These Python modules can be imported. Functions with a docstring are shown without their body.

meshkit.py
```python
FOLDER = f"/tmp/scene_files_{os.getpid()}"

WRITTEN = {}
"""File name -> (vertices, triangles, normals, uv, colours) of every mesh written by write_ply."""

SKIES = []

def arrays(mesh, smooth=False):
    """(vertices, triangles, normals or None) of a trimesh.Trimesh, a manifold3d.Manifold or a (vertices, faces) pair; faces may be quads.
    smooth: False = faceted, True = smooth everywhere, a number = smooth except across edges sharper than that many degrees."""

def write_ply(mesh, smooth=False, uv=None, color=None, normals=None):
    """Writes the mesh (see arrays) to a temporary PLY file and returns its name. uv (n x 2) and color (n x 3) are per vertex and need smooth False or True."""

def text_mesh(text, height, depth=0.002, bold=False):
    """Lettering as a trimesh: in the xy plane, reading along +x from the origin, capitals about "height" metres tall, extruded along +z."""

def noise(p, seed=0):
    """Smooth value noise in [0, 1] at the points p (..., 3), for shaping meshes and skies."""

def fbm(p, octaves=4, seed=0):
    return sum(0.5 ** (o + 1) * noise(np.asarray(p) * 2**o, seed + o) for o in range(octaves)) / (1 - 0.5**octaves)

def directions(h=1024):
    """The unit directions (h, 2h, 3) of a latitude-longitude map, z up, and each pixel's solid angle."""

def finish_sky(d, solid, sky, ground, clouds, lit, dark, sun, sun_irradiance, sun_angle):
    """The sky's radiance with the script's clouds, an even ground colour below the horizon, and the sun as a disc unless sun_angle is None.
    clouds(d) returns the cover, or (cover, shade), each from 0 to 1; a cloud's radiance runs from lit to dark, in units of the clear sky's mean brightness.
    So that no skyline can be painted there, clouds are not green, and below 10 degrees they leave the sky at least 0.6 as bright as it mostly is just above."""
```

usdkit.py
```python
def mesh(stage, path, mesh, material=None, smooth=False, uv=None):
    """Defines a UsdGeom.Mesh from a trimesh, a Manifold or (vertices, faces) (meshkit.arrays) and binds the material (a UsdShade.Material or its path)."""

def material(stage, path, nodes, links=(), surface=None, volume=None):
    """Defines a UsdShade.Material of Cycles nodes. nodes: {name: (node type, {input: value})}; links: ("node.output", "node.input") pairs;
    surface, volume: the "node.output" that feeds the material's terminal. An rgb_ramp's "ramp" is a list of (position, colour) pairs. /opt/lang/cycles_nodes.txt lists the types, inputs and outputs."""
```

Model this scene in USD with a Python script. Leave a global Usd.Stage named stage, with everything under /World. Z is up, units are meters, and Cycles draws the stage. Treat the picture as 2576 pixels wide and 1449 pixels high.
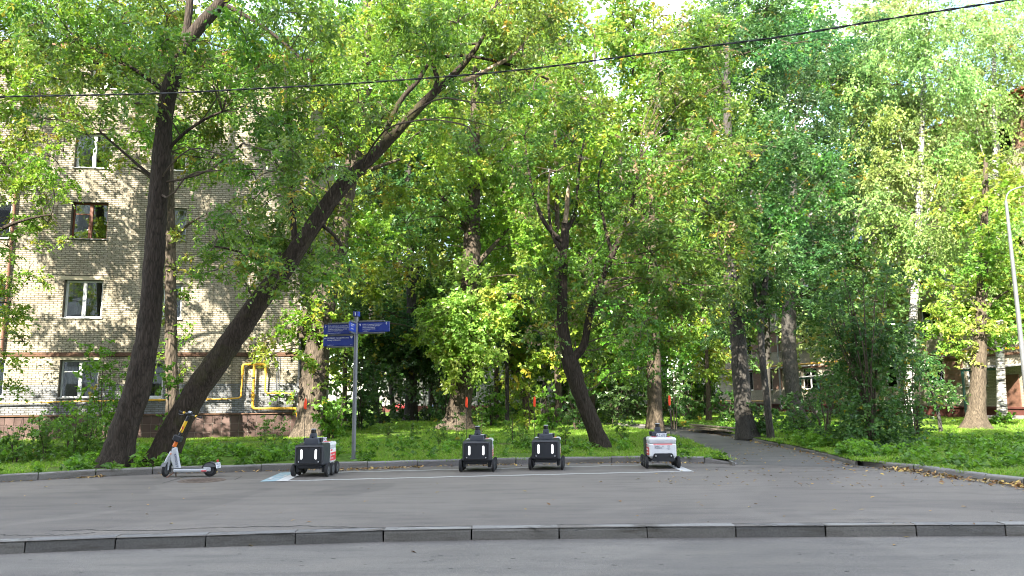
import math, random
import numpy as np
import trimesh
import shapely
from shapely.geometry import Polygon, LineString, box as sbox
from shapely.ops import unary_union
from pxr import Usd, UsdGeom, UsdLux, UsdShade, Gf, Sdf, Vt
import usdkit, meshkit

stage = Usd.Stage.CreateInMemory()
UsdGeom.SetStageUpAxis(stage, UsdGeom.Tokens.z)
UsdGeom.SetStageMetersPerUnit(stage, 1.0)
UsdGeom.Xform.Define(stage, '/World')
UsdGeom.Scope.Define(stage, '/World/Looks')

# ---------------------------------------------------------------- camera, sky, sun, exposure
IW, IH, FOC = 2576.0, 1449.0, 1870.0            # the photograph's frame and focal length, in pixels of a 2576 wide copy
PITCH, ROLL, EYE = math.radians(8.32), 0.0085, 1.48
EXPOSURE = 2.58
SUN_AZ, SUN_EL = math.radians(180 + 26), math.radians(34)      # azimuth of the direction to the sun, from +y towards +x
SUN_INT, SKY_STR = 1.25, 0.12

_F = np.array([0, math.cos(PITCH), math.sin(PITCH)])
_lr, _lu = np.array([1.0, 0, 0]), np.array([0, -math.sin(PITCH), math.cos(PITCH)])
_R = math.cos(ROLL) * _lr - math.sin(ROLL) * _lu
_U = math.cos(ROLL) * _lu + math.sin(ROLL) * _lr
CAM = np.array([0, 0, EYE])
cam = UsdGeom.Camera.Define(stage, '/World/camera')
cam.CreateHorizontalApertureAttr(36.0)
cam.CreateVerticalApertureAttr(36.0 * IH / IW)
cam.CreateFocalLengthAttr(36.0 * FOC / IW)
cam.CreateClippingRangeAttr(Gf.Vec2f(0.1, 5000))
cam.CreateExposureAttr(EXPOSURE)
cam.CreateFStopAttr(0.0)
cam.AddTransformOp().Set(Gf.Matrix4d(*_R, 0, *_U, 0, *(-_F), 0, *CAM, 1))

sun_dir = np.array([math.sin(SUN_AZ) * math.cos(SUN_EL), math.cos(SUN_AZ) * math.cos(SUN_EL), math.sin(SUN_EL)])
dome = UsdLux.DomeLight.Define(stage, '/World/sky')
dome.GetPrim().SetCustomDataByKey('kind', 'structure')
sky_mat = usdkit.material(stage, '/World/Looks/sky', {
    'tc': ('texture_coordinate', {}),
    'map': ('mapping', {'scale': (1.0, 1.0, 2.2)}),
    'n': ('noise_texture', {'scale': 2.3, 'detail': 7, 'roughness': 0.55}),
    'r': ('rgb_ramp', {'ramp': [(0.45, (0, 0, 0)), (0.68, (1, 1, 1))]}),
    'sky': ('sky_texture', {'sky_type': 'single_scattering', 'sun_disc': False, 'sun_elevation': SUN_EL, 'sun_rotation': SUN_AZ, 'altitude': 150, 'air_density': 1.0, 'aerosol_density': 1.2}),
    'mix': ('mix_color', {'b': (11.0, 11.2, 11.6)}),
    'bg': ('background_shader', {'strength': SKY_STR})},
    [('tc.generated', 'map.vector'), ('map.vector', 'n.vector'), ('n.fac', 'r.fac'), ('r.color', 'mix.fac'), ('sky.color', 'mix.a'), ('mix.result', 'bg.color')], surface='bg.background')
UsdShade.MaterialBindingAPI.Apply(dome.GetPrim()).Bind(sky_mat)
sun = UsdLux.DistantLight.Define(stage, '/World/sun')
sun.CreateIntensityAttr(SUN_INT); sun.CreateAngleAttr(0.5); sun.CreateNormalizeAttr(True)
sun.CreateColorAttr(Gf.Vec3f(1.0, 0.93, 0.80))
_z = sun_dir; _x = np.cross([0, 0, 1.0], _z); _x /= np.linalg.norm(_x); _y = np.cross(_z, _x)
sun.AddTransformOp().Set(Gf.Matrix4d(*_x, 0, *_y, 0, *_z, 0, 0, 0, 50, 1))


# ---------------------------------------------------------------- from a pixel of the photograph to a place
def ray(px, py):
    d = _F + (px - IW / 2) / FOC * _R - (py - IH / 2) / FOC * _U
    return d
def G(px, py, z=0.0):                      # point on the level z
    d = ray(px, py); t = (z - EYE) / d[2]
    return CAM + t * d
def D(px, py, y):                          # point at the depth y
    d = ray(px, py); return CAM + y / d[1] * d
def ppm(y): return FOC / y * 1.0           # pixels per metre at depth y (near enough)


# ---------------------------------------------------------------- prims
_names = {}
def path_for(name, parent=None):
    base = (parent.GetPath().pathString if parent else '/World')
    k = (base, name); n = _names.get(k, 0); _names[k] = n + 1
    return f'{base}/{name}' if n == 0 else f'{base}/{name}_{n:03d}'
def tag(o, label=None, cat=None, group=None, kind=None):
    p = o.GetPrim() if hasattr(o, 'GetPrim') else o
    for k, v in (('label', label), ('category', cat), ('group', group), ('kind', kind)):
        if v: p.SetCustomDataByKey(k, v)
    return p
def thing(name, loc=(0, 0, 0), rz=0.0, label=None, cat=None, group=None, kind=None, scale=None, M=None):
    x = UsdGeom.Xform.Define(stage, path_for(name))
    if M is not None: x.AddTransformOp().Set(Gf.Matrix4d(*np.asarray(M).T.ravel().tolist()))
    else:
        x.AddTranslateOp().Set(Gf.Vec3d(*map(float, loc)))
        if rz: x.AddRotateZOp().Set(math.degrees(rz))
    return tag(x, label, cat, group, kind)
def obj(name, mesh, m, parent=None, smooth=False, label=None, cat=None, group=None, kind=None, color=None):
    if isinstance(mesh, list): mesh = trimesh.util.concatenate(mesh)
    g = usdkit.mesh(stage, path_for(name, parent), mesh, m, smooth=smooth)
    if color is not None:
        UsdGeom.PrimvarsAPI(g).CreatePrimvar('tint', Sdf.ValueTypeNames.Color3fArray, 'uniform').Set(Vt.Vec3fArray.FromNumpy(np.asarray(color, np.float32)))
    g.CreateDoubleSidedAttr(True)
    return tag(g, label, cat, group, kind)


# ---------------------------------------------------------------- materials
def mat(name, nodes, links, surface='p.BSDF'):
    return usdkit.material(stage, '/World/Looks/' + name, nodes, links, surface=surface)
def plain(name, col, rough=0.5, spec=0.5, metal=0.0, var=0.12, scale=6.0, bump=0.0, bscale=60.0, coat=0.0):
    a, b = [c * (1 - var) for c in col], [min(1, c * (1 + var)) for c in col]
    nodes = {'tc': ('texture_coordinate', {}), 'n': ('noise_texture', {'scale': scale, 'detail': 5, 'roughness': 0.6}),
             'r': ('rgb_ramp', {'ramp': [(0.3, a), (0.7, b)]}),
             'rr': ('map_range', {'from_min': 0.3, 'from_max': 0.7, 'to_min': max(0.02, rough - 0.08), 'to_max': min(1, rough + 0.08)}),
             'p': ('principled_bsdf', {'roughness': rough, 'specular_ior_level': spec, 'metallic': metal, 'coat_weight': coat})}
    links = [('tc.object', 'n.vector'), ('n.fac', 'r.fac'), ('r.color', 'p.base_color'), ('n.fac', 'rr.value'), ('rr.result', 'p.roughness')]
    if bump:
        nodes['nb'] = ('noise_texture', {'scale': bscale, 'detail': 4}); nodes['b'] = ('bump', {'strength': bump, 'distance': 0.01})
        links += [('tc.object', 'nb.vector'), ('nb.fac', 'b.height'), ('b.normal', 'p.normal')]
    return mat(name, nodes, links)

def asphalt(name, base, warm, patch=0.35):
    n = {'g': ('geometry', {}),
         'big': ('noise_texture', {'scale': 0.35, 'detail': 6, 'roughness': 0.62}),
         'mp': ('mapping', {'scale': (0.5, 2.2, 1.0)}),
         'mid': ('noise_texture', {'scale': 1.6, 'detail': 6, 'roughness': 0.65}),
         'fine': ('noise_texture', {'scale': 85, 'detail': 3, 'roughness': 0.7}),
         'v': ('voronoi_texture', {'scale': 95, 'randomness': 1.0}),
         'rb': ('rgb_ramp', {'ramp': [(0.25, [c * (1 - patch) for c in base]), (0.55, base), (0.8, warm)]}),
         'rm': ('rgb_ramp', {'ramp': [(0.30, (0.78, 0.78, 0.79)), (0.5, (1, 1, 1)), (0.72, (1.14, 1.12, 1.09))]}),
         'sp': ('noise_texture', {'scale': 0.16, 'detail': 3, 'roughness': 0.5, 'distortion': 1.5}), 'rs': ('rgb_ramp', {'ramp': [(0.44, (0.86, 0.86, 0.87)), (0.47, (1, 1, 1)), (0.60, (1, 1, 1)), (0.64, (1.10, 1.09, 1.07))]}), 'm3': ('mix_color', {'blend_type': 'multiply', 'fac': 1.0}),
         'st': ('noise_texture', {'scale': 0.9, 'detail': 8, 'roughness': 0.75}), 'rt': ('rgb_ramp', {'ramp': [(0.26, (0.74, 0.72, 0.70)), (0.37, (1, 1, 1))]}), 'm4': ('mix_color', {'blend_type': 'multiply', 'fac': 1.0}),
         'rf': ('rgb_ramp', {'ramp': [(0.25, (0.68, 0.68, 0.68)), (0.5, (1, 1, 1)), (0.75, (1.35, 1.35, 1.33))]}),
         'm1': ('mix_color', {'blend_type': 'multiply', 'fac': 1.0}), 'm2': ('mix_color', {'blend_type': 'multiply', 'fac': 1.0}),
         'b': ('bump', {'strength': 0.55, 'distance': 0.006}),
         'p': ('principled_bsdf', {'roughness': 0.82, 'specular_ior_level': 0.35})}
    l = [('g.position', 'big.vector'), ('g.position', 'mp.vector'), ('mp.vector', 'mid.vector'), ('g.position', 'fine.vector'), ('g.position', 'v.vector'),
         ('big.fac', 'rb.fac'), ('mid.fac', 'rm.fac'), ('fine.fac', 'rf.fac'), ('rb.color', 'm1.a'), ('rm.color', 'm1.b'), ('m1.result', 'm2.a'), ('rf.color', 'm2.b'),
         ('m2.result', 'm3.a'), ('g.position', 'sp.vector'), ('sp.fac', 'rs.fac'), ('rs.color', 'm3.b'), ('m3.result', 'm4.a'), ('g.position', 'st.vector'), ('st.fac', 'rt.fac'), ('rt.color', 'm4.b'), ('m4.result', 'p.base_color'), ('v.distance', 'b.height'), ('b.normal', 'p.normal')]
    return mat(name, n, l)
M_PLAZA = asphalt('asphalt_plaza', (0.143, 0.129, 0.115), (0.160, 0.142, 0.122), 0.16)
M_ROAD = asphalt('asphalt_road', (0.140, 0.130, 0.117), (0.155, 0.144, 0.127), 0.20)
M_PATH = asphalt('asphalt_path', (0.105, 0.099, 0.092), (0.131, 0.119, 0.105), 0.25)

def concrete(name, a, b, dirt):
    n = {'g': ('geometry', {}), 'n1': ('noise_texture', {'scale': 2.2, 'detail': 8, 'roughness': 0.65}), 'n2': ('noise_texture', {'scale': 60, 'detail': 4}),
         'mp': ('mapping', {'scale': (0.8, 0.8, 7.0)}), 'n3': ('noise_texture', {'scale': 2.0, 'detail': 6, 'roughness': 0.7}),
         'r': ('rgb_ramp', {'ramp': [(0.3, a), (0.7, b)]}), 'rd': ('rgb_ramp', {'ramp': [(0.50, (0, 0, 0)), (0.68, (1, 1, 1))]}),
         'md': ('mix_color', {'b': dirt}), 'rf': ('rgb_ramp', {'ramp': [(0.3, (0.82, 0.82, 0.82)), (0.7, (1.12, 1.12, 1.12))]}), 'mf': ('mix_color', {'blend_type': 'multiply', 'fac': 1.0}),
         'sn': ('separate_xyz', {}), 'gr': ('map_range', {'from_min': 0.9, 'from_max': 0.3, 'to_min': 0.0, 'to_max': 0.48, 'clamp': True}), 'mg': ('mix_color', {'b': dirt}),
         'b': ('bump', {'strength': 0.3, 'distance': 0.004}), 'p': ('principled_bsdf', {'roughness': 0.85, 'specular_ior_level': 0.3})}
    l = [('g.position', 'n1.vector'), ('g.position', 'n2.vector'), ('g.position', 'mp.vector'), ('mp.vector', 'n3.vector'), ('n1.fac', 'r.fac'), ('n3.fac', 'rd.fac'), ('rd.color', 'md.fac'), ('r.color', 'md.a'),
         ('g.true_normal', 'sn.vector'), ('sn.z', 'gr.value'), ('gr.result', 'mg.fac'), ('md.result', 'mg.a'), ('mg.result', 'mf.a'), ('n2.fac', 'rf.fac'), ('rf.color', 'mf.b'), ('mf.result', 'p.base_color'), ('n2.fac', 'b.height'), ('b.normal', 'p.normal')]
    return mat(name, n, l)
M_KERB = concrete('kerb_concrete', (0.172, 0.167, 0.158), (0.221, 0.215, 0.202), (0.085, 0.076, 0.063))
M_KERB2 = concrete('kerb_concrete_dark', (0.131, 0.128, 0.125), (0.178, 0.174, 0.168), (0.078, 0.072, 0.063))
M_KERB3 = concrete('kerb_concrete_pale', (0.178, 0.178, 0.178), (0.234, 0.229, 0.225), (0.112, 0.103, 0.094))

def leafmat(name, trans=0.36, gloss=0.38):
    n = {'a': ('attribute', {'attribute': 'tint'}), 'h': ('hsv', {'hue': 0.485, 'saturation': 1.05, 'value': 2.0}),
         'p': ('principled_bsdf', {'roughness': gloss, 'specular_ior_level': 0.42}), 't': ('translucent_bsdf', {}), 'm': ('mix_closure', {'fac': trans})}
    return mat(name, n, [('a.color', 'p.base_color'), ('a.color', 'h.color'), ('h.color', 't.color'), ('p.BSDF', 'm.closure1'), ('t.BSDF', 'm.closure2')], surface='m.closure')
M_LEAF = leafmat('leaf'); M_GRASS = leafmat('grass_blade', 0.38, 0.55)
M_DEADLEAF = mat('fallen_leaf', {'a': ('attribute', {'attribute': 'tint'}), 'p': ('principled_bsdf', {'roughness': 0.7, 'specular_ior_level': 0.2})}, [('a.color', 'p.base_color')])

def bark(name, dark, light, scale=1.0, depth=0.03, moss=None):
    n = {'tc': ('texture_coordinate', {}), 'mp': ('mapping', {'scale': (9 * scale, 9 * scale, 1.5 * scale)}), 'n': ('noise_texture', {'scale': 2.4, 'detail': 7, 'roughness': 0.65, 'distortion': 0.6}),
         'mp2': ('mapping', {'scale': (14 * scale, 14 * scale, 2.4 * scale)}), 'v': ('voronoi_texture', {'scale': 1.6, 'feature': 'distance_to_edge', 'randomness': 1.0}),
         'r': ('rgb_ramp', {'ramp': [(0.30, dark), (0.55, [(x + y) / 2 for x, y in zip(dark, light)]), (0.75, light)]}),
         'rv': ('rgb_ramp', {'ramp': [(0.0, (0.42, 0.42, 0.42)), (0.16, (1, 1, 1))]}), 'm': ('mix_color', {'blend_type': 'multiply', 'fac': 0.8}),
         'add': ('math', {'math_type': 'add'}), 'b': ('bump', {'strength': 0.9, 'distance': depth}),
         'p': ('principled_bsdf', {'roughness': 0.9, 'specular_ior_level': 0.2})}
    l = [('tc.object', 'mp.vector'), ('mp.vector', 'n.vector'), ('tc.object', 'mp2.vector'), ('mp2.vector', 'v.vector'), ('n.fac', 'r.fac'), ('v.distance', 'rv.fac'), ('r.color', 'm.a'), ('rv.color', 'm.b'),
         ('n.fac', 'add.value1'), ('v.distance', 'add.value2'), ('add.value', 'b.height'), ('b.normal', 'p.normal')]
    out = 'm.result'
    if moss:
        n.update({'nm': ('noise_texture', {'scale': 1.1, 'detail': 5, 'roughness': 0.7}), 'rm': ('rgb_ramp', {'ramp': [(0.50, (0, 0, 0)), (0.64, (0.75, 0.75, 0.75))]}), 'mm': ('mix_color', {'b': moss})})
        l += [('tc.object', 'nm.vector'), ('nm.fac', 'rm.fac'), ('rm.color', 'mm.fac'), ('m.result', 'mm.a')]; out = 'mm.result'
    return mat(name, n, l + [(out, 'p.base_color')])
M_BARK = bark('bark_dark', (0.022, 0.017, 0.013), (0.067, 0.053, 0.041))
M_BARK_MOSS = bark('bark_mossy', (0.021, 0.016, 0.011), (0.061, 0.047, 0.035), moss=(0.038, 0.038, 0.013))
M_BARK_POPLAR = bark('bark_poplar', (0.040, 0.032, 0.024), (0.156, 0.124, 0.092), 0.6, 0.05)
M_BARK_GREY = bark('bark_grey', (0.036, 0.033, 0.029), (0.092, 0.084, 0.075), 1.2, 0.02)
M_BARK_TAN = bark('bark_tan', (0.042, 0.032, 0.022), (0.144, 0.114, 0.081), 1.0, 0.02)
M_WOOD_BARE = bark('bare_wood', (0.196, 0.138, 0.086), (0.357, 0.288, 0.207), 1.0, 0.006)
M_TWIG = plain('twig', (0.07, 0.055, 0.042), 0.85, 0.2)
M_BIRCH = mat('birch_bark', {'tc': ('texture_coordinate', {}), 'mp': ('mapping', {'scale': (1.2, 1.2, 9.0)}), 'n': ('noise_texture', {'scale': 1.8, 'detail': 5, 'roughness': 0.6}),
    'r': ('rgb_ramp', {'ramp': [(0.43, (0.022, 0.02, 0.018)), (0.50, (0.26, 0.25, 0.23)), (0.62, (0.42, 0.41, 0.385)), (0.8, (0.46, 0.45, 0.42))]}), 'p': ('principled_bsdf', {'roughness': 0.7})},
    [('tc.object', 'mp.vector'), ('mp.vector', 'n.vector'), ('n.fac', 'r.fac'), ('r.color', 'p.base_color')])

def brickmat(name, a, b):
    n = {'oi': ('object_info', {}), 'g': ('geometry', {}), 'mp': ('mapping', {'scale': (3.9, 3.9, 13.3)}), 'w': ('noise_texture', {'scale': 1.0, 'detail': 2}), 'fine': ('noise_texture', {'scale': 30, 'detail': 5, 'roughness': 0.7}),
         'r': ('rgb_ramp', {'ramp': [(0.28, a), (0.72, b)]}), 'rf': ('rgb_ramp', {'ramp': [(0.3, (0.80, 0.78, 0.75)), (0.7, (1.08, 1.08, 1.08))]}), 'm': ('mix_color', {'blend_type': 'multiply', 'fac': 1.0}),
         'bg': ('noise_texture', {'scale': 0.45, 'detail': 6, 'roughness': 0.65}), 'rb': ('rgb_ramp', {'ramp': [(0.32, (0.70, 0.67, 0.62)), (0.5, (0.95, 0.95, 0.94)), (0.7, (1.06, 1.05, 1.03))]}), 'm2': ('mix_color', {'blend_type': 'multiply', 'fac': 1.0}),
         'ms': ('mapping', {'scale': (2.6, 2.6, 0.16)}), 'ns': ('noise_texture', {'scale': 1.3, 'detail': 5, 'roughness': 0.6}), 'rs': ('rgb_ramp', {'ramp': [(0.33, (0.72, 0.70, 0.66)), (0.46, (1, 1, 1))]}), 'm3': ('mix_color', {'blend_type': 'multiply', 'fac': 1.0}),
         'bu': ('bump', {'strength': 0.6, 'distance': 0.006}), 'p': ('principled_bsdf', {'roughness': 0.88, 'specular_ior_level': 0.25})}
    return mat(name, n, [('g.position', 'mp.vector'), ('mp.vector', 'w.vector'), ('g.position', 'fine.vector'), ('w.fac', 'r.fac'), ('fine.fac', 'rf.fac'), ('r.color', 'm.a'), ('rf.color', 'm.b'),
               ('m.result', 'm2.a'), ('g.position', 'bg.vector'), ('bg.fac', 'rb.fac'), ('rb.color', 'm2.b'), ('m2.result', 'm3.a'), ('g.position', 'ms.vector'), ('ms.vector', 'ns.vector'), ('ns.fac', 'rs.fac'), ('rs.color', 'm3.b'), ('m3.result', 'p.base_color'), ('fine.fac', 'bu.height'), ('bu.normal', 'p.normal')])
M_BRICK = brickmat('silicate_brick', (0.244, 0.217, 0.166), (0.352, 0.322, 0.260))
M_BRICK_GREY = brickmat('painted_brick', (0.136, 0.146, 0.160), (0.211, 0.221, 0.235))
M_BRICK_BROWN = brickmat('brown_brick', (0.083, 0.045, 0.029), (0.141, 0.080, 0.054))
M_MORTAR = plain('mortar', (0.085, 0.076, 0.057), 0.95, 0.1, var=0.25, scale=4)
M_TILE = plain('plinth_tile', (0.058, 0.034, 0.028), 0.45, 0.4, var=0.35, scale=2.5)
M_TILE2 = plain('plinth_tile_pale', (0.083, 0.052, 0.044), 0.45, 0.4, var=0.3, scale=2.5)
M_GROUT = plain('grout', (0.240, 0.208, 0.184), 0.9, 0.1)
M_WHITE_FRAME = plain('white_frame', (0.547, 0.547, 0.540), 0.4, 0.5, var=0.06)
M_BROWN_FRAME = plain('brown_frame', (0.14, 0.045, 0.022), 0.5, 0.4, var=0.2)
M_GREY_FRAME = plain('grey_frame', (0.42, 0.43, 0.42), 0.5, 0.4)
M_GLASS = mat('pane_glass', {'f': ('fresnel', {'IOR': 2.1}), 't': ('transparent_bsdf', {'color': (0.80, 0.84, 0.83)}), 'gl': ('glossy_bsdf', {'color': (0.9, 0.93, 0.95), 'roughness': 0.02}), 'm': ('mix_closure', {})},
    [('f.fac', 'm.fac'), ('t.BSDF', 'm.closure1'), ('gl.BSDF', 'm.closure2')], surface='m.closure')
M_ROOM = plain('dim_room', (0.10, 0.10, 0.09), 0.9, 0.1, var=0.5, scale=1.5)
M_CURTAIN = plain('curtain', (0.400, 0.376, 0.320), 0.9, 0.1, var=0.2, scale=9)
M_ZINC = plain('zinc', (0.304, 0.312, 0.320), 0.45, 0.5, metal=0.4, var=0.2)
M_YELLOW = plain('gas_pipe_yellow', (0.528, 0.290, 0.022), 0.45, 0.5, var=0.18, scale=9)
M_RUST = plain('rusty_iron', (0.12, 0.06, 0.04), 0.8, 0.3, var=0.3)
M_ROOF = plain('red_roof', (0.240, 0.080, 0.048), 0.7, 0.3, var=0.3)
M_GREENPAINT = plain('dark_green_paint', (0.018, 0.065, 0.055), 0.45, 0.5)
M_REDPLINTH = plain('red_plinth', (0.078, 0.029, 0.023), 0.8, 0.2, var=0.35, scale=1.6)
M_PLASTER = plain('pale_plaster', (0.273, 0.267, 0.254), 0.9, 0.2, var=0.12)
M_STEEL = plain('galvanised_steel', (0.149, 0.154, 0.164), 0.45, 0.5, metal=0.3, var=0.12, scale=4)
M_STEEL_PALE = plain('pale_steel', (0.116, 0.121, 0.126), 0.4, 0.5, metal=0.2, var=0.08)
M_BLUE = plain('sign_blue', (0.012, 0.030, 0.20), 0.35, 0.5, var=0.05)
M_WHITE = plain('white_print', (0.640, 0.640, 0.640), 0.5, 0.4, var=0.03)
M_NAVY = plain('navy_print', (0.02, 0.03, 0.10), 0.5, 0.4, var=0.03)
M_LINE = plain('road_paint', (0.446, 0.446, 0.432), 0.75, 0.3, var=0.22, scale=14)
M_LINEBLUE = plain('road_paint_blue', (0.240, 0.336, 0.368), 0.75, 0.3, var=0.18, scale=10)
M_BLACK = plain('black_plastic', (0.016, 0.018, 0.022), 0.42, 0.45, var=0.10, bump=0.15, bscale=250)
M_SLATE = plain('slate_plastic', (0.032, 0.037, 0.048), 0.45, 0.45, var=0.08, bump=0.12, bscale=250)
M_RUBBER = plain('rubber', (0.020, 0.020, 0.021), 0.8, 0.25, var=0.25, scale=20)
M_HUB = plain('wheel_hub', (0.045, 0.047, 0.050), 0.5, 0.4)
M_GLOSSBLACK = plain('gloss_black', (0.008, 0.008, 0.009), 0.12, 0.6, var=0.05)
M_BODYWHITE = plain('white_shell', (0.560, 0.568, 0.584), 0.32, 0.5, var=0.04, coat=0.2)
M_PALEGREY = plain('pale_grey', (0.336, 0.352, 0.368), 0.45, 0.5, var=0.06)
M_RED = plain('red_sticker', (0.46, 0.035, 0.045), 0.4, 0.4, var=0.06)
M_ORANGE = plain('orange_paint', (0.576, 0.136, 0.016), 0.4, 0.5, var=0.05)
M_FLAG = plain('flag_fabric', (0.680, 0.060, 0.016), 0.6, 0.3, var=0.05)
M_SCYELLOW = plain('scooter_yellow', (0.600, 0.368, 0.012), 0.4, 0.5, var=0.05)
M_SCGREY = plain('scooter_grey', (0.085, 0.090, 0.098), 0.5, 0.4, var=0.08)
M_SCWHITE = plain('scooter_white', (0.371, 0.390, 0.410), 0.4, 0.5, var=0.06)
M_EYE = mat('eye_lamp', {'e': ('emission', {'color': (1, 1, 1), 'strength': 0.5})}, [], surface='e.emission')
M_REDLAMP = mat('red_lamp', {'e': ('emission', {'color': (1.0, 0.10, 0.10), 'strength': 0.2})}, [], surface='e.emission')
M_CABLE = plain('cable_black', (0.012, 0.014, 0.014), 0.55, 0.4)
M_PLANK = bark('weathered_plank', (0.176, 0.136, 0.096), (0.336, 0.288, 0.224), 1.0, 0.004)
M_IRON = plain('cast_iron', (0.10, 0.075, 0.06), 0.75, 0.4, var=0.4, scale=12)
M_CRACK = plain('crack', (0.045, 0.043, 0.042), 0.95, 0.1)
M_SOIL = mat('lawn_soil', {'g': ('geometry', {}), 'n': ('noise_texture', {'scale': 0.7, 'detail': 7, 'roughness': 0.7}), 'n2': ('noise_texture', {'scale': 14, 'detail': 5}),
    'r': ('rgb_ramp', {'ramp': [(0.35, (0.065, 0.130, 0.018)), (0.55, (0.090, 0.150, 0.026)), (0.72, (0.12, 0.10, 0.05))]}), 'rf': ('rgb_ramp', {'ramp': [(0.3, (0.55, 0.55, 0.55)), (0.7, (1.3, 1.3, 1.3))]}),
    'm': ('mix_color', {'blend_type': 'multiply', 'fac': 1.0}), 'b': ('bump', {'strength': 0.8, 'distance': 0.05}), 'p': ('principled_bsdf', {'roughness': 0.95, 'specular_ior_level': 0.1})},
    [('g.position', 'n.vector'), ('g.position', 'n2.vector'), ('n.fac', 'r.fac'), ('n2.fac', 'rf.fac'), ('r.color', 'm.a'), ('rf.color', 'm.b'), ('m.result', 'p.base_color'), ('n2.fac', 'b.height'), ('b.normal', 'p.normal')])
M_EARTH = plain('bare_earth', (0.13, 0.10, 0.07), 0.95, 0.1, var=0.3, scale=3, bump=0.6, bscale=30)

# ---------------------------------------------------------------- mesh helpers
def T(m, loc=(0, 0, 0), rot=None):
    m = m.copy()
    if rot is not None: m.apply_transform(trimesh.transformations.euler_matrix(*rot))
    m.apply_translation(loc); return m
def bx(x0, x1, y0, y1, z0, z1):
    m = trimesh.creation.box((x1 - x0, y1 - y0, z1 - z0)); m.apply_translation(((x0 + x1) / 2, (y0 + y1) / 2, (z0 + z1) / 2)); return m
def cbox(x0, x1, y0, y1, z0, z1, c=0.01):
    """A box with chamfered edges."""
    pts = []
    for sx in (0, 1):
        for sy in (0, 1):
            for sz in (0, 1):
                X, Y, Z = (x0, x1)[sx], (y0, y1)[sy], (z0, z1)[sz]; a, b, d = (1 - 2 * sx) * c, (1 - 2 * sy) * c, (1 - 2 * sz) * c
                pts += [(X, Y + b, Z + d), (X + a, Y, Z + d), (X + a, Y + b, Z)]
    return trimesh.convex.convex_hull(np.array(pts))
def rhull(points, r, sub=2):
    """Convex hull of balls: points with one radius or one each."""
    s = trimesh.creation.icosphere(sub, 1.0).vertices
    r = np.broadcast_to(r, len(points))
    return trimesh.convex.convex_hull(np.vstack([np.asarray(p) + s * q for p, q in zip(points, r)]))
def corners(x0, x1, y0, y1, z0, z1): return [(x, y, z) for x in (x0, x1) for y in (y0, y1) for z in (z0, z1)]
def catmull(P, m):
    P = np.asarray(P, float)
    if len(P) < 3: t = np.linspace(0, 1, m)[:, None]; return P[0] * (1 - t) + P[-1] * t
    from scipy.interpolate import PchipInterpolator
    s = np.r_[0, np.cumsum(np.linalg.norm(np.diff(P[:, :3], axis=0), axis=1) + 1e-6)]
    return PchipInterpolator(s, P)(np.linspace(0, s[-1], m))
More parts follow.
